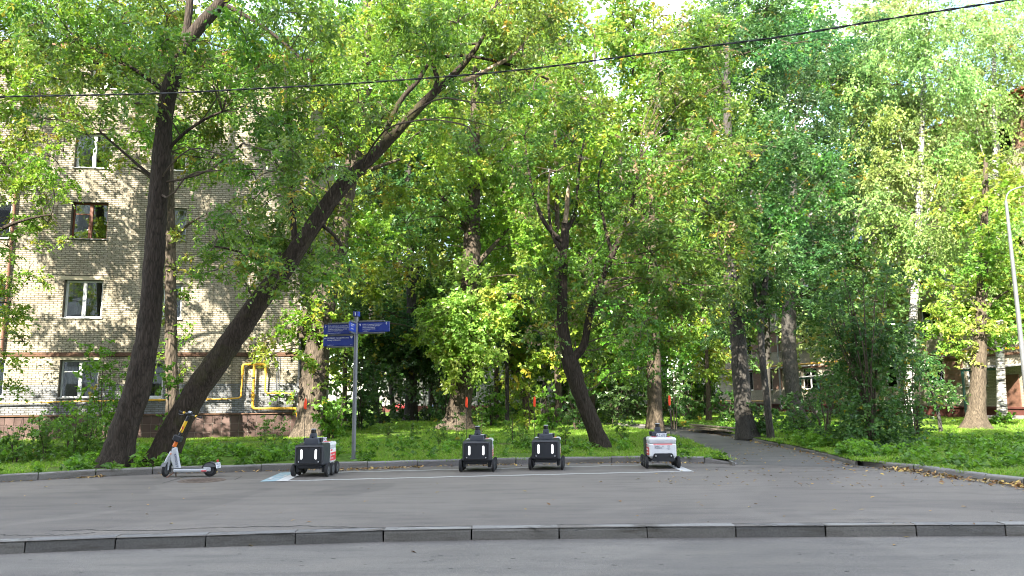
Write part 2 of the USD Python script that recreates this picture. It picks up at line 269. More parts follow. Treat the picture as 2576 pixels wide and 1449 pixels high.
def tube(P, R, n=8, cap=True, wob=0.0, seed=0, wscale=3.0, ridge=0.0, foot=None):
    P = np.asarray(P, float); R = np.broadcast_to(R, len(P)).astype(float)
    t = np.gradient(P, axis=0); t /= np.linalg.norm(t, axis=1, keepdims=True) + 1e-12
    u = np.zeros_like(P); ref = np.array([1.0, 0, 0]) if abs(t[0][0]) < 0.9 else np.array([0, 1.0, 0])
    for i in range(len(P)):
        ref = ref - t[i] * ref.dot(t[i]); ref /= np.linalg.norm(ref) + 1e-12; u[i] = ref
    w = np.cross(t, u)
    a = np.linspace(0, 2 * np.pi, n, endpoint=False)
    ring = (np.cos(a)[None, :, None] * u[:, None] + np.sin(a)[None, :, None] * w[:, None])
    rad = R[:, None] * np.ones(n)
    if wob:
        q = np.stack([np.cos(a)[None] * 1.3 + 0 * R[:, None], np.sin(a)[None] * 1.3 + 0 * R[:, None], (np.arange(len(P)) * 0.35)[:, None] + 0 * a[None]], -1)
        rad = rad * (1 + wob * (meshkit.fbm(q * wscale * 0.5 + seed * 7.3, 3, seed) - 0.5) * 2)
    if ridge:
        sl = np.r_[0, np.cumsum(np.linalg.norm(np.diff(P, axis=0), axis=1))]
        q = np.stack([np.cos(a)[None] * 5.5 + 0 * R[:, None], np.sin(a)[None] * 5.5 + 0 * R[:, None], sl[:, None] * 1.1 + 0 * a[None]], -1)
        rad = rad * (1 + ridge * (1 - 2 * np.abs(2 * meshkit.fbm(q + seed * 3.1, 3, seed + 9) - 1)))
    if foot is not None:
        rad = rad * (1 + foot[:, None] * (.55 * np.cos(5 * a + seed) + .45 * np.cos(3 * a + 2 * seed))[None])
    V = (P[:, None] + ring * rad[..., None]).reshape(-1, 3)
    F = []
    i = np.arange(len(P) - 1)[:, None] * n; j = np.arange(n)[None]; k = (j + 1) % n
    A, B, C, E = (i + j).ravel(), (i + k).ravel(), (i + n + k).ravel(), (i + n + j).ravel()
    F = np.vstack([np.c_[A, B, C], np.c_[A, C, E]])
    if cap:
        V = np.vstack([V, P[:1], P[-1:]]); c0, c1 = len(V) - 2, len(V) - 1; l = (len(P) - 1) * n
        jj = np.arange(n); kk = (jj + 1) % n
        F = np.vstack([F, np.c_[np.full(n, c0), kk, jj], np.c_[np.full(n, c1), l + jj, l + kk]])
    return trimesh.Trimesh(V, F, process=False)
def sheet(poly, z):
    """A flat sheet from a shapely polygon."""
    out = []
    for g in getattr(poly, 'geoms', [poly]):
        if g.is_empty or g.geom_type != 'Polygon': continue
        v, f = trimesh.creation.triangulate_polygon(g, engine='earcut')
        n = np.cross(v[f[:, 1]] - v[f[:, 0]], v[f[:, 2]] - v[f[:, 0]])
        f = np.where((n > 0)[:, None], f, f[:, ::-1])
        out.append(trimesh.Trimesh(np.c_[v, np.full(len(v), z)], f, process=False))
    return trimesh.util.concatenate(out)
def prism(poly, depth):
    return trimesh.util.concatenate([trimesh.creation.extrude_polygon(g, depth, engine='earcut') for g in getattr(poly, 'geoms', [poly])])
def text(s, height, width=None, depth=0.002, bold=False):
    """Lettering in the xz plane, facing -y, left bottom at the origin."""
    m = meshkit.text_mesh(s, height, depth, bold)
    m.apply_translation((-m.bounds[0][0], 0, 0))
    if width:
        k = width / m.bounds[1][0]; m.apply_scale((k, 1, 1))
    m.apply_transform(trimesh.transformations.rotation_matrix(np.pi / 2, [1, 0, 0])); return m
def lathe(profile, n=24, axis='z'):
    m = trimesh.creation.revolve(np.asarray(profile, float), sections=n)
    if axis == 'x': m.apply_transform(trimesh.transformations.rotation_matrix(np.pi / 2, [0, 1, 0]))
    if axis == 'y': m.apply_transform(trimesh.transformations.rotation_matrix(-np.pi / 2, [1, 0, 0]))
    return m

# ================================================================ GROUND
Z_ROAD, Z_LAWN = -0.125, 0.105
front_px = [(0, 1394), (60, 1392), (288, 1383), (516, 1377), (742, 1370), (964, 1363), (1186, 1359), (1407, 1356), (1629, 1353.5), (1853, 1352.5), (2079, 1351), (2307, 1349.5), (2532, 1349), (2576, 1349)]
fj = [G(x, y, Z_ROAD)[:2] for x, y in front_px[1:-1]]
d0 = (fj[1] - fj[0]) / np.linalg.norm(fj[1] - fj[0]); d1 = (fj[-1] - fj[-2]) / np.linalg.norm(fj[-1] - fj[-2])
fj = [fj[0] - d0 * k for k in range(14, 0, -1)] + fj + [fj[-1] + d1 * k for k in range(1, 15)]
front = np.array(fj)
back_px = [(95, 1208), (240, 1200), (383, 1193.5), (520, 1190), (657, 1186), (790, 1182), (924, 1178.5), (1050, 1174), (1175, 1171), (1298, 1168.5), (1418, 1166), (1538, 1164.5), (1655, 1164), (1773, 1165)]
bj = [G(x, y, 0.0)[:2] for x, y in back_px]
e0 = (bj[1] - bj[0]) / np.linalg.norm(bj[1] - bj[0])
back = np.array([bj[0] - e0 * 1.0 * k for k in range(12, 0, -1)] + bj)
drop_end = G(1851, 1168.5, 0.0)[:2]
right_px = [(2229, 1179), (2299, 1185), (2379, 1199), (2479, 1211.5), (2576, 1224)]
right = np.array([G(x, y, 0.0)[:2] for x, y in right_px])
r_dir = (right[-1] - right[-2]) / np.linalg.norm(right[-1] - right[-2])
right = np.vstack([right] + [right[-1] + (r_dir * k + np.array([0.0, -0.012 * k * k])) for k in range(1, 8)])
# the path that leaves the corner
pr = [G(x, y, 0.03)[:2] for x, y in [(2150, 1167), (2080, 1147), (2000, 1128), (1900, 1108), (1830, 1094), (1740, 1081), (1690, 1074)]]
pl = [G(x, y, 0.03)[:2] for x, y in [(1851, 1168), (1800, 1142), (1750, 1120), (1700, 1103), (1640, 1088), (1560, 1075), (1500, 1066)]]
pr += [pr[-1] + np.array([-2.5, 4.5]), pr[-1] + np.array([-7, 8]), pr[-1] + np.array([-20, 14])]
pl += [pl[-1] + np.array([-4, 2.2]), pl[-1] + np.array([-18, 7.5])]
plaza_poly = Polygon(list(map(tuple, front)) + list(map(tuple, right[::-1])) + [tuple(drop_end)] + list(map(tuple, back[::-1]))).buffer(0)
path_poly = Polygon([tuple(p) for p in pl] + [tuple(p) for p in pr[::-1]] + [tuple(right[0])]).buffer(0)
path_poly = path_poly.difference(plaza_poly.buffer(-0.05))
front_line = LineString([tuple(p) for p in front])
xl, xr = front[0][0], front[-1][0]
road_poly = sbox(-350, -80, 350, 420)
lawn_poly = Polygon([(-220, front[0][1]), *map(tuple, front), (220, front[-1][1]), (350, 420), (-350, 420)]).buffer(0).difference(unary_union([plaza_poly.buffer(0.02), path_poly.buffer(0.01)]))
tag(obj('road', sheet(road_poly, Z_ROAD), M_ROAD), kind='structure')
tag(obj('pavement', sheet(plaza_poly, 0.0), M_PLAZA), kind='structure')
def ground_sheet(poly, z0):
    """Lawn: a finely divided near part that rolls a little, and a coarse far part."""
    near = poly.intersection(sbox(-28, 6, 40, 60)); far = poly.difference(sbox(-28, 6, 40, 60))
    return sheet(near, z0), sheet(far, z0)
_n, _f = ground_sheet(lawn_poly, Z_LAWN)
tag(obj('lawn', trimesh.util.concatenate([_n, _f]), M_SOIL), kind='structure')
tag(obj('path', sheet(path_poly, 0.004), M_PATH), kind='structure')

# kerbs, every stone a part
rng = np.random.default_rng(5)
def kerb_stone(p, q, h, depth_back, z0, drop=0.0, sink=0.10, gap=0.009):
    p, q = np.asarray(p, float), np.asarray(q, float); L = np.linalg.norm(q - p); t = (q - p) / L; nrm = np.array([-t[1], t[0]])
    h0, h1 = h + rng.uniform(-.006, .006), h - drop + rng.uniform(-.006, .006); sh = rng.uniform(-.007, .007)
    def prof(hh): return [(0.0, -sink), (0.004, hh - 0.03), (0.012, hh - 0.012), (0.03, hh), (depth_back, hh + 0.002), (depth_back, -sink)]
    V = []
    for s, hh in ((gap, h0), (L - gap, h1)):
        for a, b in prof(hh): V.append([*(p + t * (s + rng.uniform(-.005, .005)) + nrm * (a + sh + rng.uniform(-.003, .003))), z0 + b])
    n = 6; F = []
    for i in range(n):
        j = (i + 1) % n; F += [(i, j, n + j), (i, n + j, n + i)]
    F += [(0, k + 1, k) for k in range(1, n - 1)] + [(n, n + k, n + k + 1) for k in range(1, n - 1)]
    m = trimesh.Trimesh(V, F, process=False); m.fix_normals(); return m
kf = thing('kerb', kind='structure')
for i in range(len(front) - 1):
    obj('kerb_stone', kerb_stone(front[i], front[i + 1], 0.128, 0.17, Z_ROAD), [M_KERB, M_KERB2, M_KERB][int(rng.integers(3))], kf)
kb = thing('kerb', kind='structure')
for i in range(len(back) - 1):
    obj('kerb_stone', kerb_stone(back[i], back[i + 1], 0.135, 0.15, 0.0), [M_KERB, M_KERB3, M_KERB][int(rng.integers(3))], kb)
obj('kerb_stone', kerb_stone(back[-1], drop_end, 0.13, 0.13, 0.0, 0.105), M_KERB3, kb)
kr = thing('kerb', kind='structure')
for i in range(len(right) - 1):
    p, q = right[i], right[i + 1]; L = np.linalg.norm(q - p); k = max(1, int(round(L)))
    for s in range(k):
        obj('kerb_stone', kerb_stone(p + (q - p) * s / k, p + (q - p) * (s + 1) / k, 0.125, 0.15, 0.0), [M_KERB, M_KERB3][int(rng.integers(2))], kr)
_a, _b = G(2150, 1167, 0)[:2], right[0]
obj('kerb_stone', kerb_stone(_a, _b, 0.125, 0.15, 0.0), M_KERB, kr)
kp = thing('kerb', kind='structure')
for line in (pr[:8], pl[:7]):
    for p, q in zip(line[:-1], line[1:]):
        L = np.linalg.norm(q - p); k = max(1, int(round(L)))
        side = line is pl
        for s in range(k):
            a, b = p + (q - p) * s / k, p + (q - p) * (s + 1) / k
            if line[0] is pl[0]: a, b = a, b
            else: a, b = b, a
            obj('kerb_edging', kerb_stone(a, b, 0.075, 0.07, 0.004), M_KERB, kp)

# painted bay on the pavement
def ribbon(points, w, z):
    return sheet(LineString([tuple(p) for p in points]).buffer(w / 2, cap_style=2, join_style=2), z)
A0, A1 = G(722, 1210, 0)[:2], G(1745, 1185.5, 0)[:2]
B0, B1 = G(800, 1189.5, 0)[:2], G(1640, 1169.5, 0)[:2]
bay = thing('painted_bay', label='white painted rectangle on the pavement round the four delivery robots', cat='road marking')
obj('edge_line', ribbon([A0, (A0 + A1) / 2 + np.array([0, .03]), A1], 0.085, 0.004), M_LINE, bay)
obj('edge_line', ribbon([B0, B1], 0.07, 0.004), M_LINE, bay)
obj('end_line', sheet(Polygon([tuple(G(x, y, 0)[:2]) for x, y in [(1680, 1171), (1706, 1171), (1745, 1187), (1715, 1187)]]), 0.008), M_LINE, bay)
obj('end_line', sheet(Polygon([tuple(G(x, y, 0)[:2]) for x, y in [(693, 1211.5), (722, 1211), (770, 1188), (745, 1188)]]), 0.008), M_LINE, bay)
obj('blue_panel', sheet(Polygon([tuple(G(x, y, 0)[:2]) for x, y in [(654, 1212.5), (692.5, 1211.5), (744, 1188), (706, 1190)]]), 0.008), M_LINEBLUE, bay)
symb = []
for seg in ([(672, 1207), (690, 1207.5)], [(676, 1208), (684, 1203), (690, 1203)], [(690, 1204.5), (703, 1205)], [(694, 1201), (716, 1200)], [(706, 1196), (722, 1195)], [(714, 1200), (720, 1197)]):
    symb.append(ribbon([G(x, y, 0)[:2] for x, y in seg], 0.05, 0.012))
obj('painted_symbol', symb, M_LINE, bay)

# cracks in the pavement along the front kerb, an old seam, the mouth of the path
def crack(points, w, seed, z=0.003, jag=0.035, n=60):
    r = np.random.default_rng(seed); P = catmull(np.array(points), n)
    P = P + np.c_[np.zeros(n), np.convolve(r.normal(0, jag, n), np.ones(3) / 3, 'same')]
    ww = w * (0.35 + r.random(n)); t = np.gradient(P, axis=0); t /= np.linalg.norm(t, axis=1, keepdims=True); nn = np.c_[-t[:, 1], t[:, 0]]
    V = np.vstack([np.c_[P + nn * ww[:, None], np.full(n, z)], np.c_[P - nn * ww[:, None], np.full(n, z)]])
    i = np.arange(n - 1); F = np.vstack([np.c_[i, i + n, i + n + 1], np.c_[i, i + n + 1, i + 1]])
    return trimesh.Trimesh(V, F, process=False)
cr = []
for k, (pts, w) in enumerate([([(130, 1336), (300, 1333), (380, 1336), (520, 1328), (740, 1325), (900, 1327)], .007), ([(640, 1343), (850, 1340), (1000, 1334), (1180, 1333)], .006),
        ([(960, 1330), (1150, 1324), (1290, 1326), (1450, 1333), (1600, 1325), (1800, 1330), (1960, 1326)], .007), ([(1380, 1334), (1560, 1334), (1700, 1329), (1930, 1332)], .005),
        ([(0, 1345), (130, 1347), (240, 1340)], .006), ([(2130, 1335), (2330, 1333), (2400, 1318)], .006), ([(1900, 1322), (2080, 1322)], .004), ([(2420, 1336), (2560, 1326)], .005)]):
    cr.append(crack([G(x, y, 0)[:2] for x, y in pts], w * 1.5, k))
fr_in = [p + np.array([0.0, 0.185]) for p in front[8:-8]]
cr.append(crack(fr_in, .009, 77, jag=0.006, n=400))
cr.append(crack([G(1800, 1176, 0)[:2], G(1990, 1178, 0)[:2], G(2200, 1185, 0)[:2]], .012, 44, jag=.004))
cr.append(crack([G(409, 1216, 0)[:2], G(470, 1198, 0)[:2]], .012, 45, jag=.003)); cr.append(crack([G(590, 1207, 0)[:2], G(608, 1199, 0)[:2]], .010, 46, jag=.003)); 
cr.append(crack([G(470, 1198, 0)[:2], G(608, 1199, 0)[:2]], .008, 47, jag=.003))
tag(obj('pavement_cracks', cr, M_CRACK, label='dark cracks and seams running through the grey pavement by the kerb', cat='cracks', kind='stuff'))
rs = []
rr = np.random.default_rng(21)
for k in range(45):
    p = G(rr.uniform(0, 2576), rr.choice([1395, 1410, 1432]) + rr.normal(0, 8), Z_ROAD)
    L = rr.uniform(.008, .022); a = rr.uniform(-.4, .4)
    rs.append(sheet(LineString([(p[0] - L * math.cos(a), p[1] - L * math.sin(a)), (p[0] + L * math.cos(a), p[1] + L * math.sin(a))]).buffer(rr.uniform(.003, .008), quad_segs=2), Z_ROAD + .003))
tag(obj('road_pits', rs, M_CRACK, label='small dark pits and specks in the road surface at the bottom', cat='pits', kind='stuff'))

# manhole under the scooter
mh = G(508, 1209, 0.0)
man = thing('manhole_cover', (mh[0], mh[1], 0), label='round rusty manhole cover set flush in the pavement below the scooter', cat='manhole cover')
obj('rim', lathe([(0.33, 0.002), (0.36, 0.010), (0.40, 0.010), (0.42, 0.002)], 36), M_IRON, man)
plate = [T(trimesh.creation.cylinder(0.325, 0.006, sections=36), (0, 0, 0.005))]
for i in range(-4, 5):
    for j in range(-4, 5):
        if i * i + j * j < 17: plate.append(bx(i * .065 - .02, i * .065 + .02, j * .065 - .02, j * .065 + .02, .006, .013))
obj('cover', plate, M_IRON, man)

# ================================================================ LEFT BUILDING
AL = math.radians(8.0)
OA = D(745, 1090, 27.6); OA[2] = 0.0
ea, na = np.array([math.cos(AL), math.sin(AL), 0]), np.array([math.sin(AL), -math.cos(AL), 0])
def FA(px, py, off=0.0):
    """Pixel -> (local x along the facade, height) on the facade plane moved towards the viewer by off."""
    d = ray(px, py); t = ((OA + na * off - CAM) @ na) / (d @ na); p = CAM + t * d
    return (p - OA) @ ea, p[2]
WALL_L, WALL_H = -22.0, 14.4
bl = thing('apartment_building', OA, AL, label='pale brick five storey block with yellow gas pipe and brown tiled plinth, on the left', cat='building')
win_px = [  # (left, top, right, bottom, frame kind)
    (193, 333, 277, 424, 'white'), (182, 508, 267, 602, 'brown'), (163, 704, 254, 800, 'white'), (152, 906, 243, 1000, 'grey'),
    (385, 345, 468, 430, 'white'), (383, 522, 466, 605, 'grey'), (372, 712, 455, 803, 'white'), (330, 908, 408, 1001, 'white'), (232, 148, 300, 225, 'white'),
    (-75, 700, 12, 800, 'white'), (-80, 905, 5, 1000, 'white'), (-55, 505, 22, 600, 'white')]
wins = []
for a, b, c, d, k in win_px:
    x0, z1 = FA(a, b); x1, z0 = FA(c, d); wins.append((x0, x1, z0, z1, k))
# repeat upwards and leftwards outside what the photo pins down
holes = unary_union([sbox(x0, z0, x1, z1) for x0, x1, z0, z1, k in wins])
facade = sbox(WALL_L, 0.0, 0.0, WALL_H).difference(holes)
wm = prism(facade, 0.38); wm.apply_transform(trimesh.transformations.rotation_matrix(np.pi / 2, [1, 0, 0])); wm.apply_translation((0, 0.38, 0))
obj('wall', [wm], M_MORTAR, bl)
obj('end_wall', bx(-0.38, -0.002, 0.382, 11.0, 0, WALL_H), M_BRICK, bl)
obj('back_wall', bx(WALL_L, -0.39, 10.6, 11.0, 0, WALL_H - .02), M_BRICK, bl)
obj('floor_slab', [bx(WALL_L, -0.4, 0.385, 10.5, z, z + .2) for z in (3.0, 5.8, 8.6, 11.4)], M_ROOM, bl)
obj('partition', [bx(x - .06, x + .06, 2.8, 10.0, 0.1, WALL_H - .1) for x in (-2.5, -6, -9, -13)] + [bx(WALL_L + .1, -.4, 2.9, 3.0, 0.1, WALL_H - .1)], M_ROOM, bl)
obj('roof', [cbox(WALL_L - .3, 0.45, -0.55, 11.4, WALL_H, WALL_H + .16, .03), T(trimesh.creation.extrude_polygon(Polygon([(-.6, 0), (11.5, 0), (5.4, 2.2)]), -WALL_L + .8, engine='earcut'), (0, 0, 0), None)][:1], M_ROOF, bl)
rf = trimesh.Trimesh([(WALL_L - .4, -.6, WALL_H + .165), (.5, -.6, WALL_H + .165), (.5, 11.5, WALL_H + .165), (WALL_L - .4, 11.5, WALL_H + .165), (WALL_L + 3, 5.4, WALL_H + 2.3), (-4, 5.4, WALL_H + 2.3)],
                     [(0, 1, 5), (0, 5, 4), (1, 2, 5), (2, 3, 4), (2, 4, 5), (3, 0, 4)], process=False)
obj('roof_slope', rf, M_ROOF, bl)
# courses of bricks; the ones that show largest are parts, the rest are one part
rng = np.random.default_rng(11)
def brick(x0, x1, z0, z1, out):
    a = out + rng.uniform(-.0025, .0025); c = 0.006
    V = [(x0, 0, z0), (x1, 0, z0), (x1, 0, z1), (x0, 0, z1), (x0 + c, -a, z0 + c), (x1 - c, -a, z0 + c), (x1 - c, -a + rng.uniform(-.002, .002), z1 - c), (x0 + c, -a, z1 - c)]
    return np.array(V), np.array([(0, 1, 5), (0, 5, 4), (1, 2, 6), (1, 6, 5), (2, 3, 7), (2, 7, 6), (3, 0, 4), (3, 4, 7), (4, 5, 6), (4, 6, 7)])
all_b, pitch = [], 0.0755
for row in range(int((WALL_H - 0.98) / pitch)):
    z0 = 0.98 + row * pitch + .007; z1 = z0 + pitch - .014
    zc = (z0 + z1) / 2
    if 3.02 < zc < 3.17: continue
    segs = [(-14.6, -0.004)]
    for a, b, c, d, k in wins:
        lint = 0.16 if d < 8 else 0.0
        if c - .02 < zc < d + lint:
            new = []
            for s, e in segs:
                if b <= s or a >= e: new.append((s, e))
                else:
                    if a - s > .04: new.append((s, a - .004))
                    if e - b > .04: new.append((b + .004, e))
            segs = new
    off = (0.13 if row % 2 else 0.0)
    for s, e in segs:
        x = -15.08 + off
        while x < e:
            w = 0.26
            a, b = max(x + .007, s), min(x + w - .007, e)
            if b - a > .05:
                grey = zc < 2.02 + 0.02 * math.sin(a * 3)
                all_b.append((a, b, z0 + rng.uniform(-.002, .002), z1 + rng.uniform(-.002, .002), grey))
            x += w
score = [(-abs((a + b) / 2 + 10.0) * .6 - abs((c + d) / 2 - 4.2), i) for i, (a, b, c, d, g) in enumerate(all_b)]
chosen = set(i for s, i in sorted(score, reverse=True)[:300])
rest = {False: ([], [], 0), True: ([], [], 0)}
for i, (a, b, c, d, g) in enumerate(all_b):
    v, f = brick(a, b, c, d, 0.012)
    if i in chosen: obj('brick', (v, f), M_BRICK_GREY if g else M_BRICK, bl)
    else:
        V, F, n = rest[g]; V.append(v); F.append(f + n); rest[g] = (V, F, n + len(v))
obj('brickwork', (np.vstack(rest[False][0]), np.vstack(rest[False][1])), M_BRICK, bl, kind='stuff')
obj('painted_brickwork', (np.vstack(rest[True][0]), np.vstack(rest[True][1])), M_BRICK_GREY, bl, kind='stuff')
obj('string_course', [cbox(-14.8, .02, -.055, .02, 3.025, 3.09, .006), cbox(-14.8, .01, -.03, .02, 3.093, 3.165, .006)], M_BRICK_BROWN, bl)
obj('cornice', [cbox(-21, .10, -.16, -.014, WALL_H - .30, WALL_H - .16, .01), cbox(-21, .18, -.28, -.014, WALL_H - .157, WALL_H - .003, .01)], M_BRICK_BROWN, bl)
# plinth: a ledge and tiles
obj('plinth_ledge', [cbox(-21, .16, -.17, .0, .93, .97, .008)], M_BRICK_BROWN, bl)
obj('plinth', [bx(-21, .10, -.10, -.002, 0.0, .928)], M_GROUT, bl)
nt = 0
for r in range(3):
    x = .10
    while x > -13.4:
        z1 = .925 - r * .302; z0 = max(0.02, z1 - .294)
        obj('tile', cbox(x - .293, x - .007, -.114 - rng.uniform(0, .003), -.095, z0, z1 - .004, .004), M_TILE if rng.random() < .75 else M_TILE2, bl); nt += 1
        x -= .30
# windows
def window(parent, x0, x1, z0, z1, kind, deep=0.14, mull=None):
    fm = {'white': M_WHITE_FRAME, 'brown': M_BROWN_FRAME, 'grey': M_GREY_FRAME}[kind]
    W = x1 - x0; t = 0.075 if kind == 'white' else 0.055
    m = mull if mull else x0 + W * 0.5
    fr = [cbox(x0, x0 + t, deep, deep + .06, z0, z1, .006), cbox(x1 - t, x1, deep, deep + .06, z0, z1, .006), cbox(x0 + t + .001, x1 - t - .001, deep + .001, deep + .06, z1 - t, z1, .006), cbox(x0 + t + .001, x1 - t - .001, deep + .001, deep + .06, z0, z0 + t, .006),
          cbox(m - .06, m + .06, deep - .012, deep + .055, z0 + t + .001, z1 - t - .001, .006)]
    if kind != 'white': fr.append(cbox(x0 + t + .002, m - .052, deep + .003, deep + .05, z0 + (z1 - z0) * .68, z0 + (z1 - z0) * .68 + .04, .004))
    w = obj('window', fr, fm, parent)
    obj('pane', bx(x0 + t * .6, m - .002, deep + .03, deep + .036, z0 + t * .6, z1 - t * .6), M_GLASS, w)
    obj('pane', bx(m + .002, x1 - t * .6, deep + .032, deep + .038, z0 + t * .6, z1 - t * .6), M_GLASS, w)
    obj('sill', cbox(x0 - .06, x1 + .06, -.07, deep + .02, z0 - .028, z0 - .002, .006), M_ZINC if kind != 'white' else M_WHITE_FRAME, w)
    rr = np.random.default_rng(int(abs(x0 * 100 + z0 * 10)))
    for side in (True, False):
        if rr.random() > .72: continue
        a, b = (m + rr.uniform(0, .25), x1 - .1) if side else (x0 + .1, m - rr.uniform(0, .3))
        n = 24; xs = np.linspace(a, b, n); ys = deep + .16 + .02 * np.sin(np.arange(n) * 1.7)
        V = np.vstack([np.c_[xs, ys, np.full(n, z0 + .05)], np.c_[xs, ys, np.full(n, z1)]]); i = np.arange(n - 1)
        obj('curtain', trimesh.Trimesh(V, np.vstack([np.c_[i, i + 1, i + n + 1], np.c_[i, i + n + 1, i + n]]), process=False), M_CURTAIN, w)
    return w
for x0, x1, z0, z1, k in wins: window(bl, x0 + .01, x1 - .01, z0, z1, k)
M_LINTEL = plain('lintel_concrete', (0.336, 0.296, 0.208), 0.9, 0.2)
for x0, x1, z0, z1, k in wins:
    if z1 < 8: obj('lintel', cbox(x0 - .22, x1 + .22, -.016, .05, z1 + .003, z1 + .14, .006), M_LINTEL, bl)
# gas pipe
def fpath(pts, off): return np.array([[x, -off, z] for x, z in (FA(a, b, off) for a, b in pts)])
def bent(P, r=0.12, k=5):
    out = [P[0]]
    for i in range(1, len(P) - 1):
        a, b, c = P[i - 1], P[i], P[i + 1]; la, lc = np.linalg.norm(a - b), np.linalg.norm(c - b); q = min(r, la * .45, lc * .45)
        s, e = b + (a - b) / la * q, b + (c - b) / lc * q
        for t in np.linspace(0, 1, k): out.append((1 - t) ** 2 * s + 2 * t * (1 - t) * b + t * t * e)
    out.append(P[-1]); return np.array(out)
gp = obj('gas_pipe', [tube(bent(fpath([(-60, 1016), (0, 1013.5), (300, 1008), (580, 1003), (606, 1001), (610, 940)], .16)), .027, 8),
     tube(bent(fpath([(610, 944), (611, 916), (667, 916), (669, 940)], .16)), .050, 10), tube(bent(fpath([(669, 939), (666, 988), (736, 990), (736, 1008)], .16)), .028, 8),
     tube(bent(fpath([(640, 917), (636.5, 994), (635, 1027.5), (744, 1027.5)], .17)), .048, 10), tube(bent(np.vstack([fpath([(735, 1027.5), (745, 1027.5)], .17), [[0.22, -.17, 0.1]]]), .1), .047, 10)], M_YELLOW, bl, smooth=40)
vx, vz = FA(636.5, 993, .17)
obj('valve', [T(trimesh.creation.icosphere(2, .075), (vx, -.17, vz)), T(trimesh.creation.cylinder(.04, .10, sections=12), (vx, -.24, vz), (math.pi / 2, 0, 0)), T(trimesh.creation.cylinder(.062, .03, sections=12), (vx, -.17, vz + .09)), T(trimesh.creation.cylinder(.062, .03, sections=12), (vx, -.17, vz - .09))], M_YELLOW, gp, smooth=40)
bx_, bz_ = FA(638, 951, .17)
obj('tape', T(trimesh.creation.cylinder(.052, .075, sections=12), (bx_, -.17, bz_)), M_CABLE, gp)
obj('pipe_bracket', [bx(x - .012, x + .012, -.17, .0, z - .05, z + .05) for x, z in [FA(a, b, .16) for a, b in ((625, 917), (655, 917), (520, 1004.5), (400, 1006), (280, 1008.5), (120, 1011.5), (690, 1028))]], M_YELLOW, gp)
dpx = .06
dp = obj('downpipe', tube([[dpx, -.12, .35], [dpx, -.12, WALL_H - .3]], .06, 12), M_GREENPAINT if False else M_STEEL, bl)
obj('pipe_clip', [T(trimesh.creation.cylinder(.068, .03, sections=12), (dpx, -.12, z)) for z in (1.2, 4, 7, 10, 13)], M_STEEL, dp)
x24, _ = FA(24, 700)
obj('downpipe', tube(np.array([[x24, -.10, 3.2], [x24, -.10, WALL_H - .4]]), .05, 10), M_RUST, bl)
obj('wall_cable', [tube(np.array([[FA(668, 900)[0] + o, -.03, z] for z in (1.0, 2, 3.0)]), .014, 6) for o in (0.42, .47, .53)], M_STEEL, bl)

# ================================================================ RIGHT BUILDING
PB0, PB1 = np.array([26.4, 37.5, 0]), np.array([18.2, 76.0, 0])
eb = (PB1 - PB0) / np.linalg.norm(PB1 - PB0); LB = np.linalg.norm(PB1 - PB0)
angB = math.atan2(eb[1], eb[0])
# local frame: x runs along the facade AWAY from the viewer, the outside is at +y
nb = np.array([-eb[1], eb[0], 0])
def FB(px, py, off=0.0):
    d = ray(px, py); t = ((PB0 + nb * off - CAM) @ nb) / (d @ nb); p = CAM + t * d
    return (p - PB0) @ eb, p[2]
M_BRICK_FAR = mat('far_brick', {'tc': ('texture_coordinate', {}), 'mp': ('mapping', {'rotation': (math.pi / 2, 0, 0), 'scale': (1, 1, 1)}),
    'bk': ('brick_texture', {'scale': 1.0, 'brick_width': 0.26, 'row_height': 0.0755, 'mortar_size': 0.008, 'mortar_smooth': 0.2, 'color1': (0.29, 0.26, 0.20), 'color2': (0.37, 0.33, 0.26), 'mortar': (0.09, 0.08, 0.06)}),
    'n': ('noise_texture', {'scale': 0.8, 'detail': 5}), 'r': ('rgb_ramp', {'ramp': [(0.3, (0.75, 0.72, 0.68)), (0.7, (1.1, 1.1, 1.1))]}), 'm': ('mix_color', {'blend_type': 'multiply', 'fac': 1.0}), 'p': ('principled_bsdf', {'roughness': 0.9})},
    [('tc.object', 'mp.vector'), ('mp.vector', 'bk.vector'), ('tc.object', 'n.vector'), ('n.fac', 'r.fac'), ('bk.color', 'm.a'), ('r.color', 'm.b'), ('m.result', 'p.base_color')])
M_BRICK_RED = mat('far_red_brick', {'tc': ('texture_coordinate', {}), 'mp': ('mapping', {'rotation': (math.pi / 2, 0, 0)}),
    'bk': ('brick_texture', {'scale': 1.0, 'brick_width': 0.26, 'row_height': 0.0755, 'mortar_size': 0.008, 'color1': (0.13, 0.065, 0.042), 'color2': (0.19, 0.095, 0.06), 'mortar': (0.13, 0.11, 0.09)}), 'p': ('principled_bsdf', {'roughness': 0.9})},
    [('tc.object', 'mp.vector'), ('mp.vector', 'bk.vector'), ('bk.color', 'p.base_color')])
br = thing('apartment_building', PB0, angB, label='long brick block with red plinth and white windows, behind the birch on the right', cat='building')
HB = 16.8
cols = np.arange(-9.0, LB - 2, 3.05)
rects = []
for fl in range(5):
    z0 = 1.85 + fl * 3.05
    for ci, x in enumerate(cols):
        if fl == 0 and ci % 5 == 3: continue
        w = 1.45 if ci % 3 else 1.9
        rects.append((x, x + w, z0, z0 + 1.6))
fac = sbox(-14, .0, LB, HB).difference(unary_union([sbox(a, c, b, d) for a, b, c, d in rects]))
wmB = prism(fac, .4); wmB.apply_transform(trimesh.transformations.rotation_matrix(np.pi / 2, [1, 0, 0]))      # y from -0.4 to 0
obj('wall', wmB, M_BRICK_FAR, br)
obj('end_wall', [bx(LB - .4, LB - .003, -10, -.402, 0, HB), bx(-14, -13.6, -10, -.402, 0, HB)], M_BRICK_FAR, br)
obj('back_wall', [bx(-14, LB, -10.4, -10.002, 0, HB), bx(-13.5, LB - .5, -3.1, -3.0, .1, HB - .1)], M_ROOM, br)
